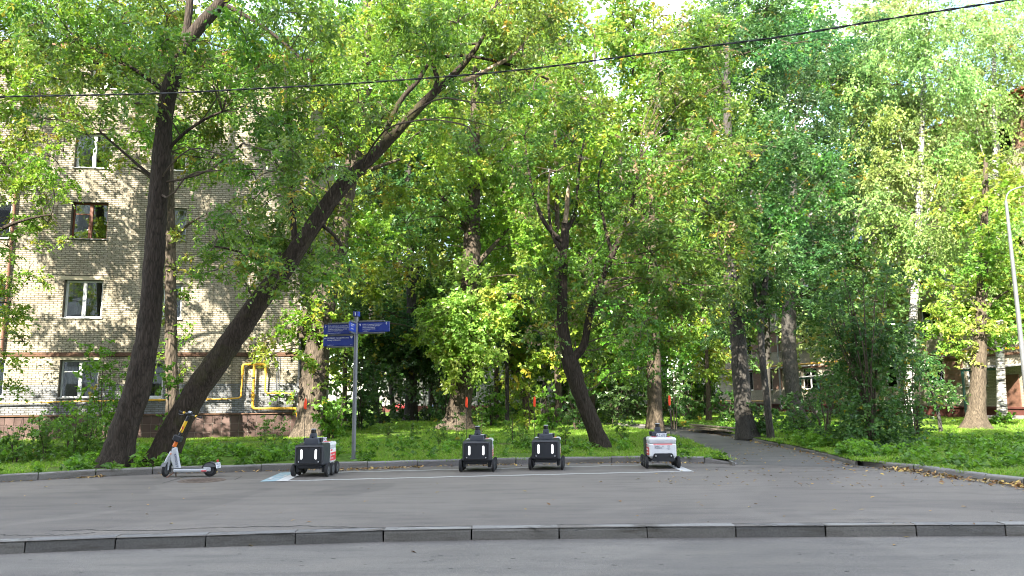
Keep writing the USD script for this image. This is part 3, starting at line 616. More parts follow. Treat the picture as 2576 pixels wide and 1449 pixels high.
obj('floor_slab', [bx(-13.5, LB - .5, -2.98, -.402, z, z + .2) for z in (3.6, 6.7, 9.8, 12.9)], M_ROOM, br)
obj('roof', [cbox(-14.4, LB + .4, -10.8, .55, HB + .003, HB + .2, .03), cbox(-14.2, LB + .2, .001, .35, HB - .25, HB, .02)], M_ROOF, br)
obj('plinth', [cbox(-14, LB + .05, .001, .09, 0, .62, .01), cbox(-14, LB + .08, .001, .15, .622, .74, .02)], M_REDPLINTH, br)
obj('string_course', [cbox(-14, LB + .03, .001, .16, 3.42, 3.56, .02), cbox(-14, LB, .001, .09, 6.5, 6.6, .02)], M_BRICK_BROWN, br)
obj('gas_pipe', tube([[-14, .26, 3.75], [14, .26, 3.75], [LB - 2, .26, 3.75]], .06, 8), M_YELLOW, br)
obj('gas_pipe', tube([[LB - 14, .2, .95], [LB - 1, .2, .95]], .05, 8), M_YELLOW, br)
for a, b, c, d in rects:
    if (b - a) < 1.6 and b + 1.5 < LB: obj('brick_panel', cbox(b + .12, b + 3.05 - (b - a) - .12, .001, .018, c + .02, d - .02, .004), M_BRICK_RED, br)
for a, b, c, d in rects:
    if a < -3 or c > 13: 
        pass
    t = .06; m = (a + b) / 2; y = -.14
    w = obj('window', [bx(a, a + t, y - .06, y, c, d), bx(b - t, b, y - .06, y, c, d), bx(a + t, b - t, y - .059, y - .001, d - t, d), bx(a + t, b - t, y - .059, y - .001, c, c + t), bx(m - .045, m + .045, y - .055, y + .008, c + t, d - t)], M_WHITE_FRAME, br)
    obj('pane', [bx(a + t * .5, m, y - .034, y - .03, c + t * .5, d - t * .5), bx(m + .001, b - t * .5, y - .036, y - .032, c + t * .5, d - t * .5)], M_GLASS, w)
    obj('sill', [cbox(a - .08, b + .08, y, .09, c - .035, c - .003, .006)], M_WHITE_FRAME, w)
    obj('lintel', [cbox(a - .12, b + .12, .001, .03, d + .003, d + .2, .006)], M_WHITE_FRAME, w)
for px_, zt in ((1969, HB), (2272, HB)):
    x, _ = FB(px_, 1000)
    obj('downpipe', tube([[x, .16, .3], [x, .16, zt - .3]], .065, 8), M_ZINC, br)
def canopy(px, py, w, dep, zt, label):
    x, _ = FB(px, py); p = PB0 + eb * x
    c = thing('entrance_canopy', p, angB, label=label, cat='canopy')
    n = 25; xs = np.linspace(-w / 2, w / 2, n); V, F = [], []
    for yy, zz in ((.02, zt + .18), (dep, zt)):
        V += [[a, yy, zz + .025 * (1 if k % 2 else -1)] for k, a in enumerate(xs)]
    i = np.arange(n - 1); V = np.array(V); Vb = V.copy(); Vb[:, 2] -= .012
    F = np.vstack([np.c_[i, i + 1, i + n + 1], np.c_[i, i + n + 1, i + n]])
    obj('roof_sheet', trimesh.Trimesh(np.vstack([V, Vb]), np.vstack([F, F[:, ::-1] + 2 * n]), process=False), M_ZINC, c)
    obj('front_beam', cbox(-w / 2, w / 2, dep - .14, dep - .08, zt - .13, zt - .04, .005), M_GREENPAINT, c)
    for s in (-1, 1): obj('post', cbox(s * (w / 2 - .1) - .05, s * (w / 2 - .1) + .05, dep - .16, dep - .06, .0, zt - .132, .006), M_GREENPAINT, c)
    obj('door', [cbox(-.55, .55, .003, .06, .32, 2.4, .01)], M_RUST, c)
    obj('step', [cbox(-.9, .9, .065, 1.2, 0.0, .16, .01), cbox(-.9, .9, .065, .8, .163, .31, .01)], M_KERB3, c)
canopy(2552, 1050, 2.6, 1.9, 2.75, 'corrugated entrance canopy on dark green posts at the right edge')
canopy(2085, 1010, 2.4, 1.6, 2.7, 'grey entrance canopy half hidden behind the big shrub and the dark trunk')

# ================================================================ FAR BUILDING AND THINGS AT THE BACK
PC = np.array([-12.5, 72.0, 0]); cB = thing('apartment_building', PC, math.radians(-4), label='low pale plastered house seen far off between dark trunks', cat='building')
rc = [(x, x + 1.5, 1.5 + 3.0 * fl, 3.0 + 3.0 * fl) for fl in range(4) for x in np.arange(1.2, 26, 3.2)]
fc = sbox(0, 0, 27, 13).difference(unary_union([sbox(a, c, b, d) for a, b, c, d in rc]))
wc = prism(fc, .35); wc.apply_transform(trimesh.transformations.rotation_matrix(np.pi / 2, [1, 0, 0])); wc.apply_translation((0, .35, 0))
obj('wall', wc, M_PLASTER, cB); obj('back_wall', [bx(0, 27, 3, 3.2, 0, 13), bx(0, .3, .352, 3, 0, 13), bx(26.7, 27, .352, 3, 0, 13)], M_ROOM, cB)
obj('roof', cbox(-.4, 27.4, -.5, 9, 13.003, 13.2, .02), M_ROOF, cB); obj('plinth', cbox(-.02, 27.02, -.08, -.001, 0, .7, .01), M_REDPLINTH, cB)
for a, b, c, d in rc:
    m = (a + b) / 2
    w = obj('window', [bx(a, a + .07, .1, .16, c, d), bx(b - .07, b, .1, .16, c, d), bx(a + .07, b - .07, .101, .159, c, c + .07), bx(a + .07, b - .07, .101, .159, d - .07, d), bx(m - .04, m + .04, .09, .15, c + .07, d - .07)], M_WHITE_FRAME, cB)
    obj('pane', bx(a + .03, b - .03, .125, .13, c + .03, d - .03), M_GLASS, w); obj('sill', cbox(a - .08, b + .08, -.08, .1, c - .04, c - .004, .005), M_WHITE_FRAME, w)
def part_bench():
    p = G(1013, 1046, Z_LAWN); o = thing('bench', (p[0], p[1], Z_LAWN), 0, label='low red bench far off beneath the dark trees', cat='bench')
    m = plain('red_bench_paint', (0.45, 0.05, 0.05), 0.5, 0.4)
    for k in range(3): obj('seat_slat', cbox(-.9, .9, -.22 + k * .15, -.10 + k * .15, .42, .46, .005), m, o)
    for k in range(3): obj('back_slat', cbox(-.9, .9, .26 + k * .03, .29 + k * .03, .52 + k * .13, .63 + k * .13, .005), m, o)
    for s in (-.7, .7): obj('leg', [cbox(s - .04, s + .04, -.2, .24, 0, .418, .005), cbox(s - .03, s + .03, .295, .34, .3, .9, .005)], M_IRON, o)
part_bench()
# a low white picket fence by the far house
fp0, fp1 = G(1180, 1030, Z_LAWN), G(1300, 1028, Z_LAWN)
fo = thing('picket_fence', (fp0[0], fp0[1], Z_LAWN), math.atan2(fp1[1] - fp0[1], fp1[0] - fp0[0]), label='low white picket fence on the far lawn behind the trunks', cat='fence')
LF = float(np.linalg.norm(fp1 - fp0))
obj('rail', cbox(0, LF, .03, .06, .25, .31, .004), M_WHITE_FRAME, fo); obj('rail', cbox(0, LF, .03, .06, .6, .66, .004), M_WHITE_FRAME, fo)
for k in range(int(LF / .22)):
    x = k * .22 + .05; obj('picket', T(trimesh.creation.extrude_polygon(Polygon([(0, 0), (.08, 0), (.08, .75), (.04, .82), (0, .75)]), .02, engine='earcut'), (x, .026, 0), (math.pi / 2, 0, 0)), M_WHITE_FRAME, fo)

# the block across the road behind the viewpoint, whose shadow lies over the pavement
bb = thing('tower_block', (-26, -16, 0), 0, label='tall pale panel block across the road behind the viewpoint', cat='building')
TH, TW = 31.0, 96.0
obj('wall', [bx(-TW / 2, TW / 2, -13, 0, -.2, TH)], M_PLASTER, bb)
ws = []
for fl in range(11):
    for x in np.arange(-TW / 2 + 2, TW / 2 - 2, 3.2): ws.append(bx(x, x + 1.5, .002, .03, 1.4 + fl * 3.0, 2.9 + fl * 3.0))
obj('window', ws, M_GLOSSBLACK, bb); obj('roof', cbox(-TW / 2 - .3, TW / 2 + .3, -13.3, .3, TH + .003, TH + .3, .05), M_ROOF, bb)

# ================================================================ TREES AND SHRUBS
def nrm(a): return a / (np.linalg.norm(a, axis=-1, keepdims=True) + 1e-9)
def leaves_on(rng, P, Dv, L, n, ll, lw, hang, pal, yellow=0.03, keys=0.0):
    """Sprays: P starts, Dv directions, n leaves along each of length L. Gives vertices, faces and one colour per face."""
    N = len(P); up = np.array([0, 0, 1.0])
    t = (np.arange(n)[None] + rng.random((N, n))) / n
    L = np.broadcast_to(L, (N,))[:, None]
    pos = P[:, None] + Dv[:, None] * (L * t)[..., None]; pos[..., 2] -= hang * (L * t * t) * .7
    s = nrm(np.cross(Dv, up) + 1e-3)[:, None]
    sg = np.where(rng.random((N, n)) < .5, -1.0, 1.0)[..., None]
    d = Dv[:, None] * .45 + s * sg * .75 + rng.normal(0, .45, (N, n, 3)); d[..., 2] -= hang
    d = nrm(d)
    nn = up * .7 + rng.normal(0, .75, (N, n, 3)); nn = nrm(nn - d * (nn * d).sum(-1, keepdims=True))
    w = np.cross(nn, d)
    k = rng.uniform(.65, 1.25, (N, n))[..., None]
    a, b = ll * k, lw * k
    V = np.stack([pos, pos + d * a * .42 + w * b + nn * b * .4, pos + d * a - nn * b * rng.uniform(-.3, .8, (N, n))[..., None], pos + d * a * .42 - w * b + nn * b * .4], 2).reshape(-1, 3)
    q = np.arange(N * n)[:, None] * 4
    F = np.concatenate([q + [[0, 1, 2]], q + [[0, 2, 3]]], 1).reshape(-1, 3)
    base = np.asarray(pal)[rng.integers(len(pal), size=N)][:, None] * rng.uniform(.72, 1.28, (N, 1, 1)) * rng.uniform(.8, 1.22, (N, n, 1))
    yel = (rng.random((N, 1)) < yellow * .7) | (rng.random((N, n)) < yellow * .25)
    col = np.where(yel[..., None], np.array([.26, .235, .03]) * rng.uniform(.6, 1.1, (N, n, 1)), base)
    if keys:
        kk = (rng.random((N, 1)) < keys) & np.ones((1, n), bool)
        col = np.where(kk[..., None], np.array([.24, .185, .095]) * rng.uniform(.7, 1.15, (N, n, 1)), col)
    return V, F, np.repeat(col.reshape(-1, 3), 2, 0)
GREENS = {
    'elder': [(0.076, 0.149, 0.018), (0.091, 0.166, 0.022), (0.061, 0.129, 0.020), (0.117, 0.186, 0.025)],
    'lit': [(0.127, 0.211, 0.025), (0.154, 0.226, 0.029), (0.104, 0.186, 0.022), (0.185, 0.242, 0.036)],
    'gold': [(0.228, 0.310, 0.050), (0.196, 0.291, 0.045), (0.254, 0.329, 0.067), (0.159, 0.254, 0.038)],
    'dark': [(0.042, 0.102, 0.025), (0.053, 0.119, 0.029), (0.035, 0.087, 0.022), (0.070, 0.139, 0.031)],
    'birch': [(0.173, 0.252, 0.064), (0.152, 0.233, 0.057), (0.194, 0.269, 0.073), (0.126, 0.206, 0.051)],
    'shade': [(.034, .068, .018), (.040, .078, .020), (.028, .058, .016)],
    'fresh': [(0.083, 0.186, 0.020), (0.102, 0.211, 0.025), (0.066, 0.161, 0.018)],
    'herb': [(0.083, 0.167, 0.027), (0.104, 0.192, 0.031), (0.066, 0.143, 0.025)]}
def px_path(pts, y, base=None):
    """[(px, py, width px, depth offset)] -> points, radii."""
    P, R = [], []
    for q in pts:
        dy = q[3] if len(q) > 3 else 0.0
        P.append(D(q[0], q[1], y + dy)); R.append(q[2] * (y + dy) / FOC / 2)
    return np.array(P), np.array(R)
def sample_path(P, R, step=.22):
    m = max(4, int(np.linalg.norm(np.diff(P, axis=0), axis=1).sum() / step))
    Q = catmull(np.c_[P, R], m); return Q[:, :3], Q[:, 3]
LEAVES = 0
def tree(name, label, y, trunk, limbs=(), blobs=(), bark_m=None, pal='elder', ll=.085, lw=.022, lai=1.3, hang=.35, L=.5, nper=12, yellow=.03, keys=0.0, flare=1.5, cat='tree', group=None, seed=1, dj=1.2, bare=(), twigs=True, sides=34, smear=1.0, wob=.10):
    global LEAVES
    near = y < 22
    lai, ll, lw, smear = lai * (1.9 if near else 2.1), ll * (1.08 if near else 1.2), lw * (1.15 if near else 1.22), smear * (1.08 if near else 1.2)
    rng = np.random.default_rng(seed)
    P, R = px_path(trunk, y); P[0, 2] = min(P[0, 2], Z_LAWN - .04)
    Q, q = sample_path(P, R, .12)
    zb = Q[:, 2] - Z_LAWN
    q = q * (1 + (flare - 1) * np.exp(-np.clip(zb, 0, None) / .30))
    q *= .92
    root = np.array([P[0, 0], P[0, 1], 0.0])
    t = thing(name, root, 0, label=label, cat=cat, group=group)
    lateral = rng.normal(0, .012, (len(Q), 3)); lateral[:, 2] = 0
    obj('trunk', tube(Q - root, q, sides, wob=wob, seed=seed, wscale=4.0, ridge=.07 if sides > 12 else 0, foot=.20 * np.exp(-np.clip(zb, 0, None) / .28) * (flare > 1.3)), bark_m or M_BARK, t, smooth=55)
    S, SR = [Q], [q]
    for lb in limbs:
        dyo = lb[0] if np.ndim(lb[0]) == 0 else 0.0
        pts = lb[1:] if np.ndim(lb[0]) == 0 else lb
        LP, LR = px_path(pts, y + dyo); A, a = sample_path(LP, LR, .18)
        obj('limb', tube(A - root, a, 12, wob=.10, seed=seed + 3, wscale=4.0), bark_m or M_BARK, t, smooth=55); S.append(A); SR.append(a)
    for lb in bare:
        LP, LR = px_path(lb, y - .06); A, a = sample_path(LP, LR, .15)
        obj('broken_limb', tube(A - root, a, 9, wob=.2, seed=seed + 5), M_WOOD_BARE, t, smooth=55)
    S = np.vstack(S); SR = np.concatenate(SR)
    TW, VV, FF, CC, nv = [], [], [], [], 0
    for b in blobs:
        bxp, byp, br_ = b[:3]; dy = b[3] if len(b) > 3 else rng.normal(0, dj)
        pp = b[4] if len(b) > 4 else pal
        if len(b) <= 3 and near:      # boughs part round the trunk instead of hiding it
            tp = np.array([q_[:2] for q_ in trunk]); dmin = min(np.linalg.norm(np.array([bxp, byp]) - (tp[i_] * (1 - f_) + tp[i_ + 1] * f_)) for i_ in range(len(tp) - 1) for f_ in (0, .25, .5, .75, 1))
            if dmin < 75 and rng.random() < .85: dy = abs(dy) * .5 + 1.0
        c = D(bxp, byp, y + dy); r = br_ * (y + dy) / FOC * smear
        rad = np.array([r, r * rng.uniform(.8, 1.1), r * rng.uniform(.72, .95)])
        nl = lai * (b[5] if len(b) > 5 else 1.0) * math.pi * r * r / (ll * lw); ns = max(3, int(nl / nper))
        # a few sub-clumps make the outline uneven
        nsub = max(3, int(5 + r * 4)); sub = rng.normal(0, .56, (nsub, 3)) * rad; sw = rng.uniform(.30, .55, nsub) * r
        k = rng.integers(nsub, size=ns)
        p = sub[k] + rng.normal(0, .6, (ns, 3)) * sw[k, None] * np.array([1, 1, .75])
        dv = nrm(p / rad * .6 + rng.normal(0, .5, (ns, 3)) + np.array([0, 0, .05]))
        Lr = L * rng.uniform(.6, 1.3, ns)
        V, F, C = leaves_on(rng, c + p - dv * Lr[:, None] * .5, dv, Lr, nper, ll, lw, hang, GREENS[pp] if isinstance(pp, str) else pp, yellow, keys)
        C = C * np.array([rng.uniform(.82, 1.16), rng.uniform(.9, 1.14), rng.uniform(.85, 1.35)])
        VV.append(V); FF.append(F + nv); CC.append(C); nv += len(V)
        if twigs:
            dd = np.linalg.norm(S - c, axis=1) + np.clip(S[:, 2] - c[2], 0, None) * 1.5
            j = int(np.argmin(dd)); a = S[j]; ln = np.linalg.norm(c - a)
            if ln > .25:
                mid = (a + c) / 2 + np.array([0, 0, .12 * ln]) + rng.normal(0, .06 * ln, 3)
                A = catmull(np.array([a, (a + mid) / 2 + rng.normal(0, .03 * ln, 3), mid, (mid + c) / 2 + rng.normal(0, .03 * ln, 3), c]), 10)
                r0 = min(.009 + (.005 if near else .010) * ln, SR[j] * .5); TW.append(tube(A - root, np.linspace(r0, r0 * .4, 10), 5, cap=False))
            for s_ in sub[: 4 + int(r * 2)]:
                e = c + s_ * 1.15; m2 = (c + e) / 2 + rng.normal(0, .08 * r, 3) + np.array([0, 0, .08 * r])
                A = catmull(np.array([c, m2, e + np.array([0, 0, -.05 * r])]), 5); TW.append(tube(A - root, np.linspace(.012, .004, 5) * (1 + r * .3), 4, cap=False))
    if TW: obj('branches', TW, M_TWIG, t, kind='stuff')
    if VV:
        V = np.vstack(VV) - root; F = np.vstack(FF); LEAVES += len(F) // 2
        obj('crown', trimesh.Trimesh(V, F, process=False), M_LEAF, t, color=np.vstack(CC), kind='stuff')
    return t

def B(s):   # 'x,y,r x,y,r ...' -> blobs
    return [tuple(float(v) for v in w.split(',')) for w in s.split()]
# --- the near trees
tree('maple_tree', 'near dark trunk standing straight at the kerb on the left, crossed by the cable', 15.9,
     [(288, 1172, 74), (305, 1110, 66), (322, 1050, 66), (345, 980, 64), (362, 900, 60), (376, 810, 56), (383, 720, 52), (391, 600, 50), (398, 500, 48), (408, 380, 46), (415, 290, 42), (430, 210, 42)],
     limbs=[[(428, 222, 38), (452, 140, 34), (490, 80, 34), (545, 20, 32), (590, -40, 28), (640, -130, 20)], [(436, 215, 30), (452, 150, 28), (470, 70, 20), (478, 0, 18), (480, -120, 14)], [(400, 460, 10), (330, 400, 7), (250, 330, 5)], [(405, 400, 10), (470, 330, 8), (560, 280, 6)], [(425, 240, 14), (330, 170, 10), (200, 110, 7)], [(560, 10, 14), (650, 60, 10), (760, 150, 6)]],
     blobs=B('110,60,60 180,110,50 240,60,70 320,110,70 340,30,80 270,180,55 370,180,60 420,100,60 260,260,40 330,260,50 150,200,40 480,20,70 520,150,60 600,60,80 640,160,70 560,230,60 680,40,80 730,120,80 780,40,80 640,280,60 700,240,60 560,330,50 480,280,45 220,340,32 290,345,36 360,330,30 120,300,36 600,400,40 500,390,34 440,330,34 780,220,70 830,110,70 250,-60,100 450,-60,100 650,-60,100 850,-40,90 60,-20,80 40,30,70 140,20,70 200,40,70 300,60,60 90,90,60 420,40,70 560,120,60 660,90,60 700,170,55 600,200,50 520,220,45 580,290,50 660,330,50 540,390,40 640,440,45 710,310,50 740,380,50 500,130,50 460,330,40 690,430,40 250,120,55 210,190,50 330,220,45 400,150,50'),
     pal='elder', ll=.10, lw=.024, lai=1.0, hang=.55, L=.55, nper=12, seed=11, flare=1.45, bark_m=M_BARK, wob=.14)
tree('maple_tree', 'near mossy trunk leaning far to the right over the lawn, second from the left', 16.2,
     [(400, 1168, 68), (425, 1110, 66), (462, 1040, 62), (510, 960, 62), (560, 890, 60), (605, 825, 56), (655, 755, 52), (705, 690, 50), (745, 630, 46), (790, 565, 44), (835, 500, 42), (885, 440, 42)],
     limbs=[[(880, 446, 36), (930, 400, 31), (985, 345, 28), (1040, 285, 25), (1090, 235, 22), (1140, 190, 19), (1180, 145, 16), (1205, 110, 11), (1240, 40, 7), (1260, -60, 4)],
            [(1060, 265, 16), (1100, 200, 13), (1085, 150, 11), (1140, 115, 9), (1200, 110, 7)], [(960, 370, 15), (1010, 250, 13), (1050, 205, 12), (1090, 150, 10), (1150, 140, 8), (1290, 165, 8), (1380, 200, 6)],
            [(745, 632, 18), (738, 560, 15), (735, 470, 14), (728, 380, 12), (722, 280, 9), (715, 150, 6)], [(700, 695, 10), (620, 640, 7), (540, 620, 5)], [(800, 560, 10), (860, 620, 8), (880, 700, 5)]],
     bare=[[(1160, 205, 10), (1200, 190, 12), (1245, 165, 11), (1290, 140, 9), (1320, 105, 6), (1345, 60, 3)]],
     blobs=B('520,650,34 560,610,45 600,560,50 640,650,50 690,600,55 740,650,55 790,690,55 700,700,45 660,730,36 830,640,50 770,560,50 840,560,45 640,500,45 560,540,32 740,480,50 700,420,55 760,350,60 690,320,55 820,420,45 860,340,60 900,260,65 960,300,50 1000,200,65 930,160,70 1060,330,45 1080,120,70 1150,60,80 1000,60,80 1220,40,80 1120,240,45 1250,140,55 1320,90,80 1300,200,50 1380,40,80 1180,320,40 860,180,65 740,250,60 1340,230,45 1260,260,40 560,690,26 500,690,20 600,640,45 660,690,45 720,660,50 780,640,50 820,690,45 760,720,40 700,600,45 640,600,45 560,580,40 800,520,45 720,540,45 1100,-50,100 1300,-50,100 950,-30,90 1260,330,30'),
     pal='elder', ll=.10, lw=.024, lai=1.05, hang=.5, L=.55, nper=12, yellow=.045, seed=12, flare=1.35, bark_m=M_BARK_MOSS, wob=.14)
tree('maple_tree', 'sunlit leafy boughs hanging in from beyond the left edge of the photo', 20.5,
     [(-150, 1130, 60), (-135, 900, 54), (-120, 650, 48), (-110, 400, 40), (-100, 100, 30)],
     limbs=[[(-122, 700, 20), (-60, 620, 14), (40, 560, 8), (130, 540, 4)], [(-112, 450, 20), (-30, 380, 14), (60, 350, 8), (160, 380, 4)], [(-130, 860, 12), (-60, 780, 8), (20, 760, 4)]],
     blobs=B('20,20,70 90,20,70 150,60,60 30,110,60 110,110,60 160,160,55 90,190,55 30,190,60 150,240,50 170,290,45 20,340,55 90,420,45 20,60,60 60,150,60 30,250,60 100,240,50 60,340,55 120,390,45 20,420,55 90,470,50 150,470,36 60,560,45 20,620,45 120,560,28 30,700,40 70,690,28 30,800,32 60,860,24 15,900,32 30,980,28 10,760,40 170,330,34 120,120,50 -40,500,70 -40,250,70 -40,800,60 170,600,18 180,250,36'),
     pal='lit', ll=.10, lw=.027, lai=1.0, hang=.45, seed=13, bark_m=M_BARK, yellow=.07)
tree('poplar_tree', 'slim sunlit trunk against the brick wall, just right of the near straight trunk', 24.6,
     [(436, 1095, 34), (434, 1000, 32), (431, 900, 30), (430, 800, 29), (429, 700, 27), (428, 600, 26), (426, 480, 24), (425, 360, 20), (428, 200, 16), (432, 20, 10)],
     limbs=[[(428, 620, 9), (480, 560, 6), (520, 540, 3)], [(427, 520, 10), (370, 440, 7), (330, 420, 3)]],
     blobs=[b + (0.0, 'lit', .7) for b in B('440,690,26 450,740,24 410,770,20 460,830,20 430,850,18 400,660,20 470,640,22 450,590,26 500,560,24 410,900,16 460,930,16')] + B('350,400,40 500,440,40 470,340,60 390,280,60 460,200,80 380,120,80 520,110,80 300,60,80 440,20,90 560,260,60 330,200,60'),
     pal='lit', ll=.10, lw=.034, lai=1.0, hang=.3, nper=10, seed=25, bark_m=M_BARK_POPLAR, flare=1.4, yellow=.07, wob=.18)
tree('maple_tree', 'crown reaching in at the top left corner above the brown framed window', 19.0,
     [(-330, 1140, 60), (-325, 800, 50), (-318, 500, 44), (-310, 200, 36), (-300, -200, 22)],
     blobs=B('-300,300,110 -200,200,110 -350,100,130 -200,20,130 -100,-60,130 -350,-120,140 -180,-160,140 0,-120,120 -250,420,90 -420,300,120 -300,-300,150 -120,-300,140 60,-220,120 -420,100,130 -450,-80,140 -500,300,120 -330,420,90 -200,330,90 150,-260,110 260,-320,120 -480,520,90 -380,620,80'),
     pal='lit', ll=.12, lw=.036, lai=1.0, hang=.45, seed=26, bark_m=M_BARK, yellow=.05)
# --- the leaning two-stemmed maple with seed bunches
tree('maple_tree', 'broad box elder with tan seed bunches, its twisted trunk leaning left behind the third robot', 20.2,
     [(1512, 1124, 46), (1500, 1090, 40), (1484, 1050, 40), (1466, 1005, 40), (1450, 960, 42), (1438, 920, 44), (1430, 895, 42)],
     limbs=[[(1432, 900, 30), (1420, 850, 30), (1414, 780, 26), (1416, 700, 24), (1420, 620, 22), (1422, 560, 20)], [(1436, 905, 26), (1468, 870, 20), (1482, 800, 18), (1506, 720, 17), (1540, 640, 16), (1572, 570, 13), (1595, 490, 10), (1610, 400, 7)],
            [(1418, 610, 14), (1370, 560, 11), (1345, 500, 9), (1330, 430, 6), (1320, 340, 4)], [(1420, 590, 12), (1450, 520, 9), (1455, 440, 7), (1470, 350, 5)], [(1540, 640, 10), (1520, 560, 8), (1505, 470, 5), (1520, 380, 4)], [(1420, 640, 10), (1390, 590, 8), (1380, 520, 6), (1385, 420, 4)]],
     bare=[[(1421, 562, 14), (1427, 510, 12), (1429, 470, 8), (1430, 440, 3)]],
     blobs=B('1400,690,50 1480,660,60 1560,600,75 1620,540,80 1680,480,85 1640,640,80 1720,600,85 1780,540,80 1740,680,75 1660,720,75 1580,700,60 1500,760,55 1440,790,45 1380,760,40 1560,790,55 1620,810,60 1700,780,60 1770,740,60 1820,640,65 1820,480,75 1740,400,85 1660,380,75 1780,310,85 1700,270,80 1840,380,70 1480,480,55 1400,430,60 1340,360,60 1440,360,50 1400,280,65 1340,230,60 1580,460,50 1330,540,40 1540,520,40 1660,180,70 1740,180,80 1820,210,80 1500,880,36 1600,880,40 1680,860,45 1440,260,45 1380,150,65 1290,420,45 1560,400,36 1850,720,45 1430,880,24 1460,940,22 1360,840,36 1560,930,26 1640,920,34 1340,680,36 1450,170,50 1700,80,70 1800,90,70'),
     pal='elder', ll=.105, lw=.026, lai=1.0, hang=.5, L=.55, yellow=.035, keys=.07, seed=14, bark_m=M_BARK, flare=1.25, dj=1.0, wob=.2)
# --- the dark group right of the path
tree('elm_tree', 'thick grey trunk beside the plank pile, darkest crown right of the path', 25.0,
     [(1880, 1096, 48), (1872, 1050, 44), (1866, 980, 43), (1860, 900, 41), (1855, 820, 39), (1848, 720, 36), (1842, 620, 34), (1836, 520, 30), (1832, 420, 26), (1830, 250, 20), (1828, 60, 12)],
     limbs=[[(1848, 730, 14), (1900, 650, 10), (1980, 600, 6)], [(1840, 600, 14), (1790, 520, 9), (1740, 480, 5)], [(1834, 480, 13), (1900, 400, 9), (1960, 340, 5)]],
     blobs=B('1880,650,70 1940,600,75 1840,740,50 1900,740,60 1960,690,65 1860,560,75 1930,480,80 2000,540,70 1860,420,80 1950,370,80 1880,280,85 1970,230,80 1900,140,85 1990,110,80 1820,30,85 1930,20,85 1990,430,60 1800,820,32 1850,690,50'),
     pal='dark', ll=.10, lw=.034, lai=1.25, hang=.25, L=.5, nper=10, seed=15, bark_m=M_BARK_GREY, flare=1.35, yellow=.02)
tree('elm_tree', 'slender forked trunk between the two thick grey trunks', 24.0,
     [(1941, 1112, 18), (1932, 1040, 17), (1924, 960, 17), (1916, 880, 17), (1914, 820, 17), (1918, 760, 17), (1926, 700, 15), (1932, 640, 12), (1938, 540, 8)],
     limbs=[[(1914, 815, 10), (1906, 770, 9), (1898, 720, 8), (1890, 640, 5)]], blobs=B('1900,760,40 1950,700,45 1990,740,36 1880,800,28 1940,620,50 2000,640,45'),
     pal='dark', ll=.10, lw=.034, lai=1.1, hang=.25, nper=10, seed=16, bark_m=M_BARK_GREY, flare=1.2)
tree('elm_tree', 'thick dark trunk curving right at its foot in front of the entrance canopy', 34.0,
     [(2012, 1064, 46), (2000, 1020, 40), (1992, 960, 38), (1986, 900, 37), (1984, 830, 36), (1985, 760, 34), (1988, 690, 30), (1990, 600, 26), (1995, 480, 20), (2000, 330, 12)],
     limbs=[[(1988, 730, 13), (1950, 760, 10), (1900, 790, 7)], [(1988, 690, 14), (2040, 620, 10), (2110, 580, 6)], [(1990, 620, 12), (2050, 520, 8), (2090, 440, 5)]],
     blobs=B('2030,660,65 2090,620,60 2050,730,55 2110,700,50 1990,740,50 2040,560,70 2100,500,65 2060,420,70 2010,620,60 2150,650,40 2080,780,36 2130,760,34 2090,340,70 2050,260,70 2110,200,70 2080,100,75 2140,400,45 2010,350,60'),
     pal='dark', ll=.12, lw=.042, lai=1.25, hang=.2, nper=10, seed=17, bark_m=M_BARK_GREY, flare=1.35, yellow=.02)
# --- big shrub at the right
def shrub(name, label, base, h, spread, stems, pal, ll, lw, lai, seed, nblob, cat='shrub', low=.15, group=None, hang=.3, r0=.022, fat=.33):
    global LEAVES
    rng = np.random.default_rng(seed); root = np.array([base[0], base[1], 0.0])
    t = thing(name, root, 0, label=label, cat=cat, group=group); tips = []
    for k in range(stems):
        a = rng.uniform(0, 2 * math.pi); o = np.array([math.cos(a), math.sin(a), 0]) * rng.uniform(.1, 1) ** .6
        e = o * spread * .75 + np.array([0, 0, h * rng.uniform(.65, 1.0)]); s = o * .16 * min(1, spread) + np.array([0, 0, Z_LAWN - .05])
        A = catmull(np.array([s, s * .6 + e * .18 + np.array([0, 0, h * .18]), (s + e) / 2 + np.array([0, 0, h * .07]) + rng.normal(0, .05 * spread, 3), e]), 9)
        obj('stem', tube(A, np.linspace(r0 * rng.uniform(.7, 1.3), r0 * .3, 9), 6), M_TWIG, t, smooth=60); tips.append(A)
    tips = np.array(tips); VV, FF, CC, nv, TW = [], [], [], 0, []
    for k in range(nblob):
        A = tips[k % stems]; j = rng.integers(int(low * 8), 9); c = A[j] + rng.normal(0, .22 * spread, 3) * np.array([1, 1, .6]); c[2] = max(c[2], .25)
        r = fat * spread * rng.uniform(.6, 1.15)
        ns = max(3, int(lai * math.pi * r * r / (ll * lw) / 9)); p = rng.normal(0, .5, (ns, 3)) * r * np.array([1, 1, .8]); dv = nrm(p / r * .5 + rng.normal(0, .55, (ns, 3)) + np.array([0, 0, .25]))
        V, F, C = leaves_on(rng, c + p, dv, .28 * rng.uniform(.6, 1.3, ns) * min(1, .5 + spread * .5), 9, ll, lw, hang, GREENS[pal], .02)
        V[:, 2] = np.maximum(V[:, 2], Z_LAWN); VV.append(V); FF.append(F + nv); CC.append(C); nv += len(V)
        TW.append(tube(np.array([A[max(0, j - 1)], (A[j] + c) / 2, c]), [.008, .006, .003], 4, cap=False))
    LEAVES += nv // 4
    obj('branches', TW, M_TWIG, t, kind='stuff')
    obj('foliage', trimesh.Trimesh(np.vstack(VV), np.vstack(FF), process=False), M_LEAF, t, color=np.vstack(CC), kind='stuff')
    return t
